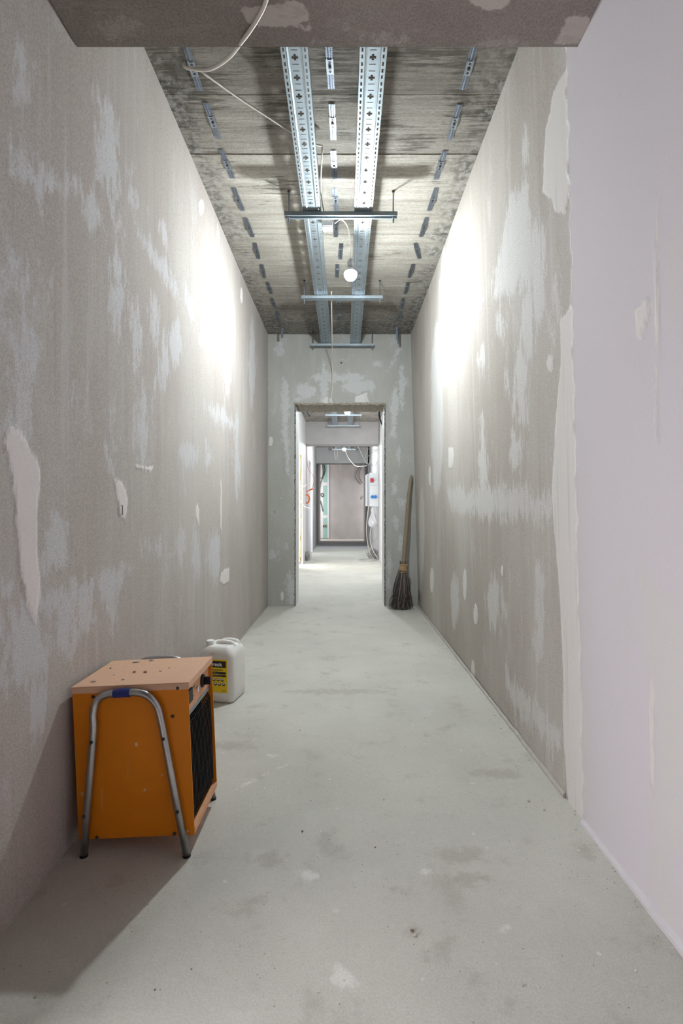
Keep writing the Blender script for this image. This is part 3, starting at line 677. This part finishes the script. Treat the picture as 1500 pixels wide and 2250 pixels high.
# front side (faces +X): folded edge, control panel, galvanised strip, black cavity
mb = MB(); mb.box(HW - .014, HW - .011, -HD + .004, HD - .004, HH - .095, HH - .022, TM); mb.build('control_panel', M_orp, HT)
MB().box(HW - .016, HW - .009, -HD + .004, HD - .004, HH - .107, HH - .095, TM).build('metal_strip', M_galvd, HT)
MB().box(HW - .012, HW + .001, -HD + .003, HD - .003, .003, .018, TM).build('bottom_edge', M_orp, HT)
M_blk = mat('black_metal', (.008, .008, .009), .45, spec=.3)
mb = MB(); mb.box(HW - .075, HW - .072, -HD + .004, HD - .004, .018, HH - .10, TM)
mb.build('backing_plate', M_blk, HT)
for k in range(14):
    y = -HD + .012 + k * .0165; MB().box(HW - .07, HW - .035, y, y + .0015, .03, HH - .12, TM).build('heating_fin', M_blk, HT)
mb = MB()
for k in range(19):
    y = -HD + .008 + k * (2 * HD - .016) / 18
    pts = [TM @ Vector(p) for p in ((HW - .040, y, .030), (HW - .022, y, .022), (HW - .010, y, .032), (HW - .008, y, HH * .5), (HW - .010, y, HH - .130), (HW - .018, y, HH - .116), (HW - .034, y, HH - .114))]
    mb.tube(pts, .0019, 6)
for k in range(5):
    z = .06 + k * .062
    mb.tube([TM @ Vector((HW - .0105, -HD + .006, z)), TM @ Vector((HW - .0105, HD - .006, z))], .0009, 5)
o = mb.build('grille', mat('black_wire', (.012, .012, .013), .28, spec=.5, noise=(120, .9)), HT); o['kind'] = 'stuff'
# switch and knob
sw = MB().box(HW - .011, HW - .003, -HD + .012, -HD + .050, HH - .070, HH - .032, TM).build('rocker_switch', M_blk, HT, bevel=.001)
mb = MB(); c = TM @ Vector((HW - .011, .045, HH - .054)); mb.lathe(c, [(.021, 0), (.021, .004), (.016, .008)], 20, 'x')
mb.box(HW - .004, HW + .016, .041, .049, HH - .066, HH - .042, TM); mb.build('knob', M_blk, HT)
for k, (y0, y1) in enumerate(((-.06, -.03), (-.022, .002), (-.055, -.045))):
    MB().box(HW - .0110, HW - .0104, y0, y1, HH - .045 - .012 * k, HH - .041 - .012 * k, TM).build('panel_print', M_screw, HT)
MB().box(HW - .0110, HW - .0104, -.002, .008, HH - .075, HH - .055, TM).build('panel_sticker', M_plast, HT)
# screws on the near panel
for px, py in ((204, 1531), (390, 1512), (379, 1574), (213, 1840), (383, 1832)):
    p = at(px, py, 1.389); MB().lathe((p.x, 1.390, p.z), [(.0045, 0), (.005, -.002), (.003, -.0035)], 10, 'y').build('screw', M_screw, HT)
# two bent tube leg frames
M_tube = mat('worn_chrome_tube', (.42, .42, .42), .33, 1, noise=(25, .35, (1, 1, .4)), bump=(60, .15))
def frame(Y, xs_=1.0, label=None, ztop=0):
    q = lambda px, py: Vector(((px - VX) * .0012947, Y, CZ - (py - VY) * .0012947 + ztop * (1 if py < 1700 else 0)))
    pts = [q(184, 1880) * 1, q(190, 1800), q(203, 1640), q(206, 1600), q(205, 1568), q(213, 1540), q(232, 1527), q(262, 1523), q(300, 1522), q(326, 1530), q(345, 1552), q(354, 1585), q(362, 1625), q(384, 1745), q(410, 1881)]
    pts[0].z = .002; pts[-1].z = .002
    p2 = spline(pts[2:13], 5); pts = [pts[0], pts[1]] + p2 + [pts[13], pts[14]]
    o = MB().tube(pts, .0105, 12).build('leg_frame', M_tube, HT, smooth=True)
    if label: o['label'] = label
    return o
f1 = frame(1.376)
for px, py in ((204, 1628), (361, 1621), (188, 1790), (392, 1780)):
    p = Vector(((px - VX) * .0012947, 1.364, CZ - (py - VY) * .0012947))
    MB().lathe((p.x, p.y, p.z), [(.005, .004), (.005, 0), (.003, -.003)], 8, 'y').build('bolt', M_screw, f1)
for px in (184, 410):
    x = (px - VX) * .0012947; MB().lathe((x, 1.376, 0), [(.0112, 0), (.0112, .005), (.010, .006)], 14).build('foot_cap', M_blk, f1)
tp = MB().tube([Vector(((px - VX) * .0012947, 1.376, CZ - (py - VY) * .0012947)) for px, py in ((250, 1524.5), (268, 1522.5), (286, 1522))], [.0122, .0128, .0122], 12).build('tape', mat('blue_tape', (.008, .022, .16), .4), f1)
tp['label'] = 'blue insulating tape'
frame(1.650, ztop=.014)
MB().lathe(((410 - VX) * .0012947, 1.650, 0), [(.0112, 0), (.0112, .005), (.010, .006)], 14).build('foot_cap', M_blk, HT)
# plaster crumbs on the lid
rg = random.Random(21); M_crumb = mat('plaster_crumb', (.42, .38, .33), .9); M_wood = mat('dark_chip', (.16, .10, .07), .9)
chips = [(333, 1450, 9, 4, 0, 'largest grey stone chip on the back of the orange lid'), (298, 1451, 10, 3, 0, 'thin pale splinter on the back of the orange lid'), (250, 1478, 4, 3, 1, 'round dark chip on the left of the orange lid'),
         (295, 1475, 7, 2, 1, 'longest dark chip in the middle of the orange lid'), (320, 1478, 7, 2, 1, 'brown chip right of the middle of the orange lid'), (270, 1491, 5, 2, 0, 'small crumb near the front of the orange lid'),
         (243, 1461, 4, 2, 1, 'small dark crumb at the back left of the orange lid'), (352, 1478, 6, 2, 0, 'pale crumb on the right of the orange lid'), (372, 1472, 3, 2, 1, 'tiny dark crumb on the right of the orange lid'), (205, 1490, 8, 2, 0, 'grey splinter at the front left of the orange lid')]
for px, py, sx_, sy_, kd, lb in chips:
    Y = 1.0
    for _ in range(4):
        pass
    k = (py - VY) / F
    # lid plane: z = H1 - tan(2.5deg)*(x-hx)
    m_ = (px - VX) / F; tn = math.tan(math.radians(2.5)); lx0 = hx + .010 - HH * math.sin(math.radians(2.5)); lz = H0 + HH * math.cos(math.radians(2.5))
    Y = (CZ - lz - tn * lx0) / (k - tn * m_)
    x = m_ * Y; z = lz + tn * (x - lx0); s = Y / F; h = .0035 if sx_ > 6 else .002
    o = MB().rock((0, 0, 0), (sx_ * s * .75, sx_ * s * .55, h), rg).build('chip', M_wood if kd else M_crumb); o.location = (x, Y, z + h * .55)
    tag(o, lb, 'chip', 'crumbs lying on the orange heater lid')

# ------------------------------------------------------------------ jerrycan
JC = empty('jerrycan', (-.648, 2.572, 0)); tag(JC, 'white plastic jerrycan with a yellow and black label, behind the orange heater', 'canister')
JM = Matrix.Translation((-.648, 2.572, 0)) @ Matrix.Rotation(math.radians(-11), 4, 'Z') @ Matrix.Diagonal((1, 1, .965, 1))
def sect(a, b, ch, z, n=4, ox=0):
    """rectangle with rounded (chamfered) corners"""
    out = []
    for sx, sy, q0 in ((1, 1, 0), (-1, 1, 90), (-1, -1, 180), (1, -1, 270)):
        for k in range(n + 1):
            q = math.radians(q0 + 90 * k / n); out.append((ox + sx * (a - ch) + ch * math.cos(q), sy * (b - ch) + ch * math.sin(q), z))
    return out
A_, B_ = .096, .090
prof = [(A_ - .012, B_ - .012, .020, .000), (A_ - .004, B_ - .004, .022, .004), (A_, B_, .024, .014), (A_, B_, .024, .06), (A_, B_, .026, .235), (A_ - .002, B_ - .002, .030, .252),
        (A_ - .010, B_ - .007, .034, .272), (A_ - .022, B_ - .014, .034, .288), (A_ - .030, B_ - .022, .030, .294), (A_ - .042, B_ - .034, .026, .295)]
vv = []; ff = []
for p in prof: vv += [JM @ Vector(q) for q in sect(*p)]
m_ = 20
for i in range(len(prof) - 1):
    for k in range(m_): ff.append((i * m_ + k, i * m_ + (k + 1) % m_, (i + 1) * m_ + (k + 1) % m_, (i + 1) * m_ + k))
ff += [tuple(range(m_))[::-1], tuple((len(prof) - 1) * m_ + k for k in range(m_))]
M_can = mat('white_hdpe', (.74, .73, .70), .38, spec=.4); M_can.node_tree.nodes['Principled BSDF'].inputs['Subsurface Weight'].default_value = .15
M_can.node_tree.nodes['Principled BSDF'].inputs['Subsurface Scale'].default_value = .01
MB().add(vv, ff).build('body', M_can, JC, smooth=True)
# moulded handle: two posts and a grip across the top
mb = MB(); mb.tube([JM @ p for p in spline([(-.024, -.012, .283), (-.018, -.012, .298), (.002, -.012, .3035), (.034, -.012, .303), (.058, -.012, .298), (.068, -.012, .280)], 5)], .0115, 10)
mb.build('handle', M_can, JC, smooth=True)
mb = MB(); mb.tube([JM @ p for p in spline([(-.022, .044, .283), (-.016, .044, .295), (.02, .044, .300), (.060, .044, .295), (.068, .044, .278)], 5)], .012, 10)
mb.build('moulded_rim', M_can, JC, smooth=True)
c = JM @ Vector((-.050, -.042, .294)); mb = MB(); mb.lathe(c, [(.017, 0), (.017, .006), (.0205, .006), (.0205, .021), (.019, .023), (.002, .0235)], 24)
mb.build('screw_cap', mat('white_cap', (.78, .79, .78), .35), JC)
MB().tube([JM @ p for p in spline([(.030, -.040, .292), (.036, -.055, .292), (.046, -.050, .294), (.052, -.034, .294)], 5)], .0022, 6).build('mould_seam', M_can, JC)
# label on the front face
M_yel = mat('label_yellow', (.78, .56, .008), .45); M_lblk = mat('label_black', (.012, .010, .008), .5); M_lwht = mat('label_white', (.8, .8, .78), .5); M_lgry = mat('label_grey', (.35, .33, .25), .5)
yf = -B_ - .0006
def flat(x0, x1, z0, z1, M, name, d=.0, sk=0):
    o = MB().add([JM @ Vector(p) for p in ((x0, yf - d, z0), (x1, yf - d, z0), (x1, yf - d, z1), (x0 - sk, yf - d, z1), (x0, yf - d + .0006, z0), (x1, yf - d + .0006, z0), (x1, yf - d + .0006, z1), (x0 - sk, yf - d + .0006, z1))],
        [(0, 1, 2, 3), (4, 7, 6, 5), (0, 4, 5, 1), (1, 5, 6, 2), (2, 6, 7, 3), (3, 7, 4, 0)]).build(name, M, LBL if name != 'label' else JC)
    return o
LX0, LX1, LZ0, LZ1 = -.062, .066, .055, .231
LBL = None
LBL = flat(LX0, LX1, LZ0, LZ1, M_yel, 'label')
def text(s, x, z, size, M, parent, align='LEFT', bold=0.0, d=.0013, name='lettering', xs=1.0):
    cu = bpy.data.curves.new('t', 'FONT'); cu.body = s; cu.size = size; cu.extrude = .0002; cu.offset = bold; cu.align_x = align
    to = bpy.data.objects.new('t', cu); COL.objects.link(to); dg = bpy.context.evaluated_depsgraph_get()
    me = bpy.data.meshes.new_from_object(to.evaluated_get(dg)); bpy.data.objects.remove(to)
    me.transform(JM @ Matrix.Translation((x, yf - d, z)) @ Matrix.Rotation(H90, 4, 'X') @ Matrix.Diagonal((xs, 1, 1, 1)))
    me.materials.clear(); return link(name, me, M, parent)
flat(LX0 + .006, LX1 - .007, .188, .223, M_lblk, 'header_band', .0006)
text('Ceresit', .038, .196, .029, M_lwht, LBL, 'RIGHT', .0005, xs=1.0)
text('AMORSĂ PROFI', .044, .172, .0098, M_lblk, LBL, 'RIGHT', .0001)
flat(-.036, LX1 - .007, .154, .166, M_lblk, 'text_band', .0006, .003); flat(-.032, LX1 - .007, .139, .150, M_lblk, 'text_band', .0006, .003)
for z, a, b in ((.162, -.03, .005), (.158, -.03, .026), (.147, -.028, .016), (.143, -.028, .036)): flat(a, b, z, z + .0012, M_lgry, 'text_line', .0011)
for r_ in range(2):
    for k in range(3):
        c = JM @ Vector((-.006 + k * .0225 + r_ * .008, yf - .0008, .124 - r_ * .023))
        mb = MB(); n = 18; ring = [c + (JM.to_3x3() @ Vector((.0088 * math.cos(2 * math.pi * i / n), 0, .0088 * math.sin(2 * math.pi * i / n)))) for i in range(n)]
        mb.add(ring, [tuple(range(n))]); o = mb.build('icon', M_lgry, LBL)
        mb = MB(); ring = [c + (JM.to_3x3() @ Vector((.0088 * math.cos(math.pi * (1 + i / 9)), -.0003, .0088 * math.sin(math.pi * (1 + i / 9))))) for i in range(10)]
        mb.add(ring, [tuple(range(10))]); mb.build('icon_shade', M_lblk, LBL)
        MB().box(-.004, .003, -.0010, -.0006, -.002, .003, Matrix.Translation(c) @ JM.to_3x3().to_4x4()).build('icon_mark', M_lwht, LBL)
mb = MB(); mb.add([JM @ Vector(p) for p in ((-.040, yf - .0008, .125), (-.020, yf - .0008, .118), (-.020, yf - .0008, .100), (-.026, yf - .0008, .092), (-.012, yf - .0008, .058), (-.022, yf - .0008, .058), (-.034, yf - .0008, .094), (-.044, yf - .0008, .10))], [tuple(range(8))])
mb.build('brush_print', M_lblk, LBL)
mb = MB(); n = 20
for a, b in ((.0095, .0048),):
    mb.tube([JM @ Vector((.048 + a * math.cos(2 * math.pi * i / n), yf - .0008, .066 + b * math.sin(2 * math.pi * i / n))) for i in range(n + 1)], .0004, 4)
mb.build('oval_mark', mat('label_red', (.35, .04, .03), .5), LBL); text('Henkel', .048, .0645, .005, mat('label_red2', (.35, .04, .03), .5), LBL, 'CENTER')
text('PRIMEL', -.022, .258, .0062, M_lgry, JC, 'LEFT', .0002, d=-.0016, name='printed_code'); text('04 18', .006, .256, .004, M_lgry, JC, 'LEFT', .0001, d=-.0016, name='printed_code')

# ------------------------------------------------------------------ besom broom
BR = empty('besom_broom', (.575, 4.86, 0)); tag(BR, 'old twig broom with a wooden handle, leaning in the corner right of the doorway', 'broom')
M_han = mat('weathered_wood', (.22, .175, .125), .8, noise=(8, .35, (12, 12, .6)), bump=(40, .5))
MB().tube(spline([(.590, 4.875, .40), (.607, 4.895, .60), (.630, 4.92, .85), (.650, 4.95, 1.08), (.672, 4.975, 1.25), (.688, 4.99, 1.36)], 5), [.0225] * 6 + [.021] * 6 + [.0195] * 6 + [.017] * 6 + [.014, .012], 12).build('handle', M_han, BR, smooth=True)
def stick(p0, p1, r0, r1, mb, rg, k=3, bow=.01):
    P0 = Vector(p0); P1 = Vector(p1); pts = []
    for i in range(k + 1):
        t = i / k; pts.append(P0.lerp(P1, t) + Vector((rg.uniform(-bow, bow), rg.uniform(-bow, bow), 0)) * (1 if 0 < i else 0))
    mb.tube(pts, [r0 + (r1 - r0) * i / k for i in range(k + 1)], 4, False)
rg = random.Random(77); mb = MB(); mb2 = MB()
for i in range(460):
    q = rg.uniform(0, 2 * math.pi); rr = math.sqrt(rg.random()); top = Vector((.588 + .030 * rr * math.cos(q), 4.868 + .026 * rr * math.sin(q), .385 + rg.uniform(-.04, .06)))
    spread = 1.0 if rg.random() < .93 else 1.3
    bot = Vector((.562 + (.098 * rr * math.cos(q)) * spread, 4.858 + .060 * rr * math.sin(q), rg.uniform(.004, .05) + .05 * (1 - rr) * 0))
    mid = top.lerp(bot, .55) + Vector((.012 * math.cos(q) + rg.uniform(-.006, .006), .01 * math.sin(q), 0))
    mid += Vector((rg.uniform(-.010, .010), rg.uniform(-.004, .004), 0)); pts = [top, mid, top.lerp(bot, .8) + Vector((rg.uniform(-.016, .016), rg.uniform(-.006, .006), 0)), bot + Vector((rg.uniform(-.014, .014), 0, 0))]
    (mb if i % 4 else mb2).tube(spline(pts, 3), [.0026, .0026, .0025, .0024, .0023, .0021, .002, .0018, .0016, .0014], 4, False)
for i in range(10):
    x = .530 - i * .006; mb.tube(spline([(.575, 4.86, .36), (.53 - i * .005, 4.84, .25 - .01 * i), (x - .03, 4.83, .10), (x - .035, 4.83, .01)], 4), .0011, 4, False)
for i in range(26):
    q = rg.uniform(0, 2 * math.pi); a = Vector((.590 + .032 * math.cos(q), 4.87 + .026 * math.sin(q), .41)); mb.tube([a, a + Vector((rg.uniform(-.008, .012), 0, rg.uniform(.04, .085)))], [.0035, .002], 5)
o = mb.build('twigs', mat('dark_twigs', (.055, .044, .042), .8, noise=(90, .7)), BR); o['kind'] = 'stuff'
o = mb2.build('pale_twigs', mat('pale_twigs', (.24, .20, .17), .8, noise=(90, .5)), BR); o['kind'] = 'stuff'; o['label'] = 'paler grey twigs'
mb = MB()
zz_ = [.372, .379, .396, .403, .410, .417, .424, .431, .438, .450, .457]; pts = []
for i in range(160):
    t_ = i / 16; j = int(t_); z = zz_[j] + (zz_[j + 1] - zz_[j]) * (t_ - j); q = 2 * math.pi * t_
    pts.append((.587 + .0009 * t_ + .040 * math.cos(q), 4.868 + .034 * math.sin(q), z))
mb.tube(pts, .0036, 6)
mb.build('binding', mat('willow_binding', (.42, .28, .15), .7, noise=(60, .3)), BR, smooth=True)

# ------------------------------------------------------------------ things beyond the doorway
EB = empty('distribution_box', (.60, 10.1, 1.09)); tag(EB, 'white electrical distribution box with red and blue sockets on the right, beyond the doorway', 'electrical box')
MB().box(.515, .735, 10.05, 10.25, 1.095, 1.80).build('cabinet', M_plast, EB, bevel=.008)
MB().box(.440, .468, 10.10, 10.30, 1.10, 1.76).build('side_panel', M_plast, EB, bevel=.004); MB().box(.472, .512, 10.16, 10.30, 1.10, 1.78).build('side_panel', M_plast, EB, bevel=.004)
MB().box(.52, .73, 10.045, 10.05, 1.535, 1.54).build('cabinet_seam', M_gcab, EB)
MB().box(.525, .600, 10.035, 10.05, 1.585, 1.690).build('socket_plate', M_gcab, EB)
o = MB().lathe((.567, 10.035, 1.64), [(.040, 0), (.040, -.035), (.022, -.035), (.022, -.02)], 20, 'y').build('socket', mat('red_socket', (.55, .03, .04), .4), EB); o['label'] = 'red round socket'
MB().lathe((.567, 10.028, 1.64), [(.018, 0), (.018, -.01)], 14, 'y').build('socket_core', M_plast, o)
for x in (.575, .635):
    o = MB().lathe((x, 10.05, 1.295), [(.034, 0), (.034, -.03), (.02, -.03), (.02, -.02)], 12, 'y').build('socket', mat('blue_socket', (.03, .22, .62), .4), EB); o['label'] = 'blue round socket'
# plastic bag below it
rg = random.Random(4); mb = MB(); prof = [(.008, 1.10), (.05, 1.02), (.035, .97), (.06, .88), (.085, .80), (.095, .74), (.07, .68), (.03, .66)]; n = 14; vv = []
for r_, z in prof:
    for k in range(n):
        q = 2 * math.pi * k / n; rr = r_ * rg.uniform(.7, 1.2); vv.append((.59 + rr * math.cos(q), 10.1 + rr * .6 * math.sin(q), z + rg.uniform(-.012, .012)))
ff = [(i * n + k, i * n + (k + 1) % n, (i + 1) * n + (k + 1) % n, (i + 1) * n + k) for i in range(len(prof) - 1) for k in range(n)]
o = mb.add(vv, ff).build('plastic_bag', mat('clear_plastic_film', (.75, .75, .77), .25, alpha=.7)); tag(o, 'crumpled clear plastic bag hanging under the distribution box', 'bag')
g = 'cables hanging below the distribution box'
cable([(.50, 10.12, 1.10), (.46, 10.1, .70), (.47, 10.1, .40), (.53, 10.15, .12), (.60, 10.0, .01)], .010, M_wcab, 'left pale cable curving from the distribution box to the floor', g)
cable([(.56, 10.12, .70), (.53, 10.1, .45), (.58, 10.05, .20), (.68, 9.95, .02)], .010, M_wcab, 'thick pale cable from the plastic bag down to the wall foot', g)
cable([(.60, 10.12, 1.10), (.68, 10.1, .70), (.67, 10.1, .45), (.60, 10.1, .38), (.56, 10.1, .45)], .006, M_gcab, 'thin grey cable looping below the distribution box', g)
cable([(.28, 9.75, .012), (.35, 9.9, .012), (.52, 9.95, .014), (.66, 9.8, .014), (.55, 9.55, .012), (.36, 9.6, .012), (.28, 9.75, .012)], .006, M_gcab, 'thin grey cable coil lying on the floor below the distribution box')
rg = random.Random(8); mb = MB()
for i in range(60):
    c = Vector((.60 + rg.uniform(-.09, .08), 10.1 + rg.uniform(-.1, .15), .01)); mb.tube(spline([c, c + Vector((rg.uniform(-.06, .06), rg.uniform(-.05, .05), rg.uniform(.03, .22))), c + Vector((rg.uniform(-.08, .08), rg.uniform(-.06, .06), rg.uniform(0, .1)))], 3), .004, 4)
tag(mb.build('wire_tangle', M_tang), 'tangle of grey wire offcuts at the wall foot under the distribution box', 'wire tangle', kind='stuff')
cable([at(785, 978, 10.3), at(796, 1002, 10.3), at(808, 1020, 10.3), at(815, 1012, 10.3), at(824, 992, 10.3), at(830, 985, 10.3)], .006, M_wcab, 'pale cable slanting down from the first far beam towards the distribution box')
cable([(.66, 10.3, 2.30), (.50, 10.32, 2.32), (.44, 10.3, 2.12), (.55, 10.3, 2.22), (.66, 10.3, 2.30), (.72, 10.3, 2.16), (.66, 10.3, 1.98), (.57, 10.3, 2.00), (.545, 10.3, 2.15)], .005, M_gcab, 'grey cable looped on the wall above the distribution box')
cable([(.0, 11.45, 2.45), (.10, 11.3, 2.22), (.25, 11.0, 2.03), (.38, 10.6, 1.98), (.48, 10.3, 1.97)], .007, M_wcab, 'white cable sagging from the farthest bulb to the distribution box')
cable([at(738, 975, 10.3), at(735, 995, 10.3), at(738, 1010, 10.3), at(741, 1000, 10.3), at(739, 976, 10.3)], .006, M_wcab, 'white cable loop hanging from the first far beam')
cable([at(748, 1018, 14.0), at(748, 1032, 14.0), at(750, 1041, 14.0)], .007, M_wcab, 'short white cable hanging from the second far beam')
cable([(-.79, 10.0, 2.36), at(674, 1002, 10.0), at(677, 1030, 10.0), at(688, 1045, 10.0), at(690, 1058, 10.0), at(684, 1075, 10.0)], .005, M_rcab, 'thin red cable hanging on the left wall beyond the doorway')
cable([(-.785, 9.98, 2.36), at(674, 1040, 9.98), at(674, 1082, 9.98)], .005, M_rcab, 'straight thin red cable above the orange coil')
o = MB().tube(spline([at(672, 1082, 9.98), at(680, 1077, 9.98), at(688, 1074, 9.98)]), [.010] * 8 + [.014] * 8 + [.008], 8).build('tie', M_ocab); tag(o, 'bright orange twisted cable tie above the orange coil', 'tie')
mb = MB(); c = at(674, 1096, 9.97)
mb.tube([c + Vector(((.036 + .0003 * k) * math.cos(2 * math.pi * k / 20), .0006 * k, (.080 + .0003 * k) * math.sin(2 * math.pi * k / 20))) for k in range(66)], .009, 6)
tag(mb.build('conduit_coil', M_ocab, smooth=True), 'orange coil of conduit hanging on the left wall beyond the doorway', 'cable coil')
g = 'pale cables across the left side opening'
cable([at(655, 1052, 8.9), at(660, 1066, 8.9), at(667, 1070, 8.9), at(674, 1064, 8.9)], .005, M_wcab, 'upper pale cable sagging across the left side opening', g)
cable([at(655, 1085, 8.9), at(660, 1100, 8.9), at(668, 1112, 8.9), at(678, 1116, 8.9), at(686, 1116, 8.9)], .005, M_wcab, 'lower pale cable sagging across the left side opening', g)
rg = random.Random(14); mb = MB()
for i in range(40):
    c = Vector((-.79 + rg.uniform(.0, .07), 9.75 + rg.uniform(-.1, .15), .01)); mb.tube(spline([c, c + Vector((rg.uniform(-.01, .05), rg.uniform(-.05, .05), rg.uniform(.05, .18))), c + Vector((rg.uniform(-.01, .06), rg.uniform(-.06, .06), rg.uniform(0, .1)))], 3), .004, 4)
tag(mb.build('wire_tangle', M_tang), 'heap of grey wire on the floor at the left wall beyond the doorway', 'wire tangle', kind='stuff')
# end room details
g = 'black cables on the far end wall, left side'
for (a, lb) in (([(708, 1018), (709, 1035), (708, 1050), (704, 1060), (702, 1075)], 'black cable tail running down beside the upper green board'), ([(711, 1018), (713, 1033), (710, 1046), (704, 1052)], 'black cable bundle over the upper green board'),
                ([(703, 1100), (706, 1112), (709, 1124)], 'straight black cable tail beside the middle green board')):
    cable([at(x, y, 17.572) for x, y in a], .010, M_bcab, lb, g)
cable([at(703, 1087, 17.572), at(707, 1084, 17.572), at(710, 1088, 17.572), at(708, 1092, 17.572), at(704, 1088, 17.572)], .010, M_bcab, 'small black cable loop beside the middle green board', g)
g = 'dark cable loops at the top right of the far end wall'
cable([at(795, 1020, 17.572), at(784, 1035, 17.572), at(782, 1050, 17.572), at(792, 1064, 17.572)], .009, M_bcab, 'outer dark cable loop at the top right of the far wall', g)
cable([at(796, 1022, 17.572), at(790, 1036, 17.572), at(789, 1048, 17.572), at(796, 1062, 17.572)], .009, M_bcab, 'inner dark cable loop at the top right of the far wall', g)
cable([at(796, 1089, 16.40), at(792, 1093, 16.40), at(793, 1097, 16.40), at(798, 1091, 16.40)], .008, M_bcab, 'small black cable knot on the right edge of the far opening')
so = empty('wall_socket', at(712, 1157, 17.58)); tag(so, 'black socket box on the lowest green board of the far wall', 'socket')
p = at(712.5, 1155, 17.57); MB().box(p.x - .05, p.x + .05, 17.55, 17.585, p.z - .05, p.z + .01).build('socket_body', M_blk, so); MB().box(p.x - .05, p.x + .05, 17.56, 17.585, p.z + .01, p.z + .05).build('socket_lid', mat('tan_card', (.45, .32, .16), .7), so)
MB().box(p.x + .0, p.x + .03, 17.545, 17.55, p.z - .035, p.z - .01).build('socket_mark', M_plast, so)
# pencil marks / hole / staples
st_pts = (('small wire staple in the pale patch on the left wall', [(-.797, on_left(262, 1108)[0], 1), ], None),)
def staple(p, d, label):
    p = Vector(p); d = Vector(d); o = MB().tube([p, p + d * .012, p + d * .012 + Vector((0, 0, -.035))], .0014, 5).build('staple', M_screw); tag(o, label, 'staple')
Y_, Z_ = on_left(262, 1110); staple((-.794, Y_, Z_), (0, .9, 0), 'bent wire staple sticking out of the small pale patch on the left wall')
X_, Z_ = on_end(600, 1122); staple((X_, 5.022, Z_), (1.8, 0, 0), 'bent wire staple in the end wall left of the doorway')
X_, Z_ = on_end(891, 1120); staple((X_, 5.022, Z_), (1.4, 0, 0), 'bent wire staple in the end wall behind the broom handle')
o = MB().lathe((on_end(749.5, 797)[0], 5.029, on_end(0, 797)[1]), [(.010, 0), (.009, -.002)], 12, 'y').build('wall_plug', M_screw); tag(o, 'round black wall plug above the doorway', 'plug')
# pencilled 84 low on the right wall
cu = bpy.data.curves.new('t', 'FONT'); cu.body = '84'; cu.size = .145; cu.offset = .002; cu.extrude = .0003; to = bpy.data.objects.new('t', cu); COL.objects.link(to)
me = bpy.data.meshes.new_from_object(to.evaluated_get(bpy.context.evaluated_depsgraph_get())); bpy.data.objects.remove(to)
me.transform(Matrix.Translation((.7500, 4.955, .085)) @ Matrix.Rotation(-H90, 4, 'Z') @ Matrix.Rotation(H90, 4, 'X') @ Matrix.Diagonal((.9, 1, 1, 1))); me.materials.clear()
o = link('wall_marking', me, mat('faded_marker', (.13, .13, .12), .9)); tag(o, 'faded number written low on the right wall beside the broom', 'marking')

# ------------------------------------------------------------------ debris on the floor
rg = random.Random(31)
for px, py, s, M, lb in ((665, 1827, 6, M_wood, 'dark chip on the floor right of the heater'), (905, 2046, 9, M_wood, 'dark flake in the scuffed spot of the near floor'), (912, 2056, 9, M_crumb, 'pale flake beside the dark one on the near floor'),
        (78, 2191, 6, M_crumb, 'grey pebble in the near left corner of the shadow'), (824, 1862, 4, mat('rust_chip', (.22, .07, .04), .9), 'rusty brown chip in the middle of the floor'), (1161, 1760, 6, M_crumb, 'pale chip near the right wall foot'),
        (1195, 1780, 7, M_crumb, 'flat pale chip below the right wall patch'), (1396, 2133, 6, M_plast, 'white crumb on the near right floor'), (1148, 2165, 6, M_crumb, 'grey crumb on the near floor, right of the centre'), (1425, 1997, 6, M_wood, 'dark crumb at the foot of the near right wall'),
        (420, 2130, 4, M_wood, 'dark speck on the floor left of the centre'), (340, 2175, 5, M_wood, 'dark pebble on the near left floor'), (843, 1758, 4, M_wood, 'small dark speck on the floor right of the middle'), (909, 1339, 4, M_screw, 'tiny black bit in the corner beside the broom')):
    x, y = on_floor(px, py); r = s * y / F
    o = MB().rock((0, 0, 0), (r * .6, r * .6, r * .35), rg).build('floor_chip', M); o.location = (x, y, r * .2); tag(o, lb, 'chip', 'loose chips on the floor')
mb = MB()
for i in range(420):
    z = rg.random()
    if z < .45: x = .755 - abs(rg.gauss(0, .04)); y = rg.uniform(1.0, 4.9)
    elif z < .6: x = -.79 + abs(rg.gauss(0, .04)); y = rg.uniform(1.6, 5.0)
    elif z < .72: x = rg.uniform(-.75, -.45); y = rg.uniform(1.15, 1.6)
    else: x = rg.uniform(-.7, .7); y = rg.uniform(.95, 4)
    if x < -.40 and (1.33 < y < 1.70 or 2.4 < y < 2.75): continue
    r = rg.uniform(.0008, .0024); mb.rock((x, y, r * .4), (r * 1.2, r, r), rg)
tag(mb.build('mortar_crumbs', M_crumb), 'scattered mortar crumbs on the concrete floor and along the wall feet', 'crumbs', kind='stuff')
for ob in list(bpy.data.objects):
    if '_w' in ob: del ob['_w']
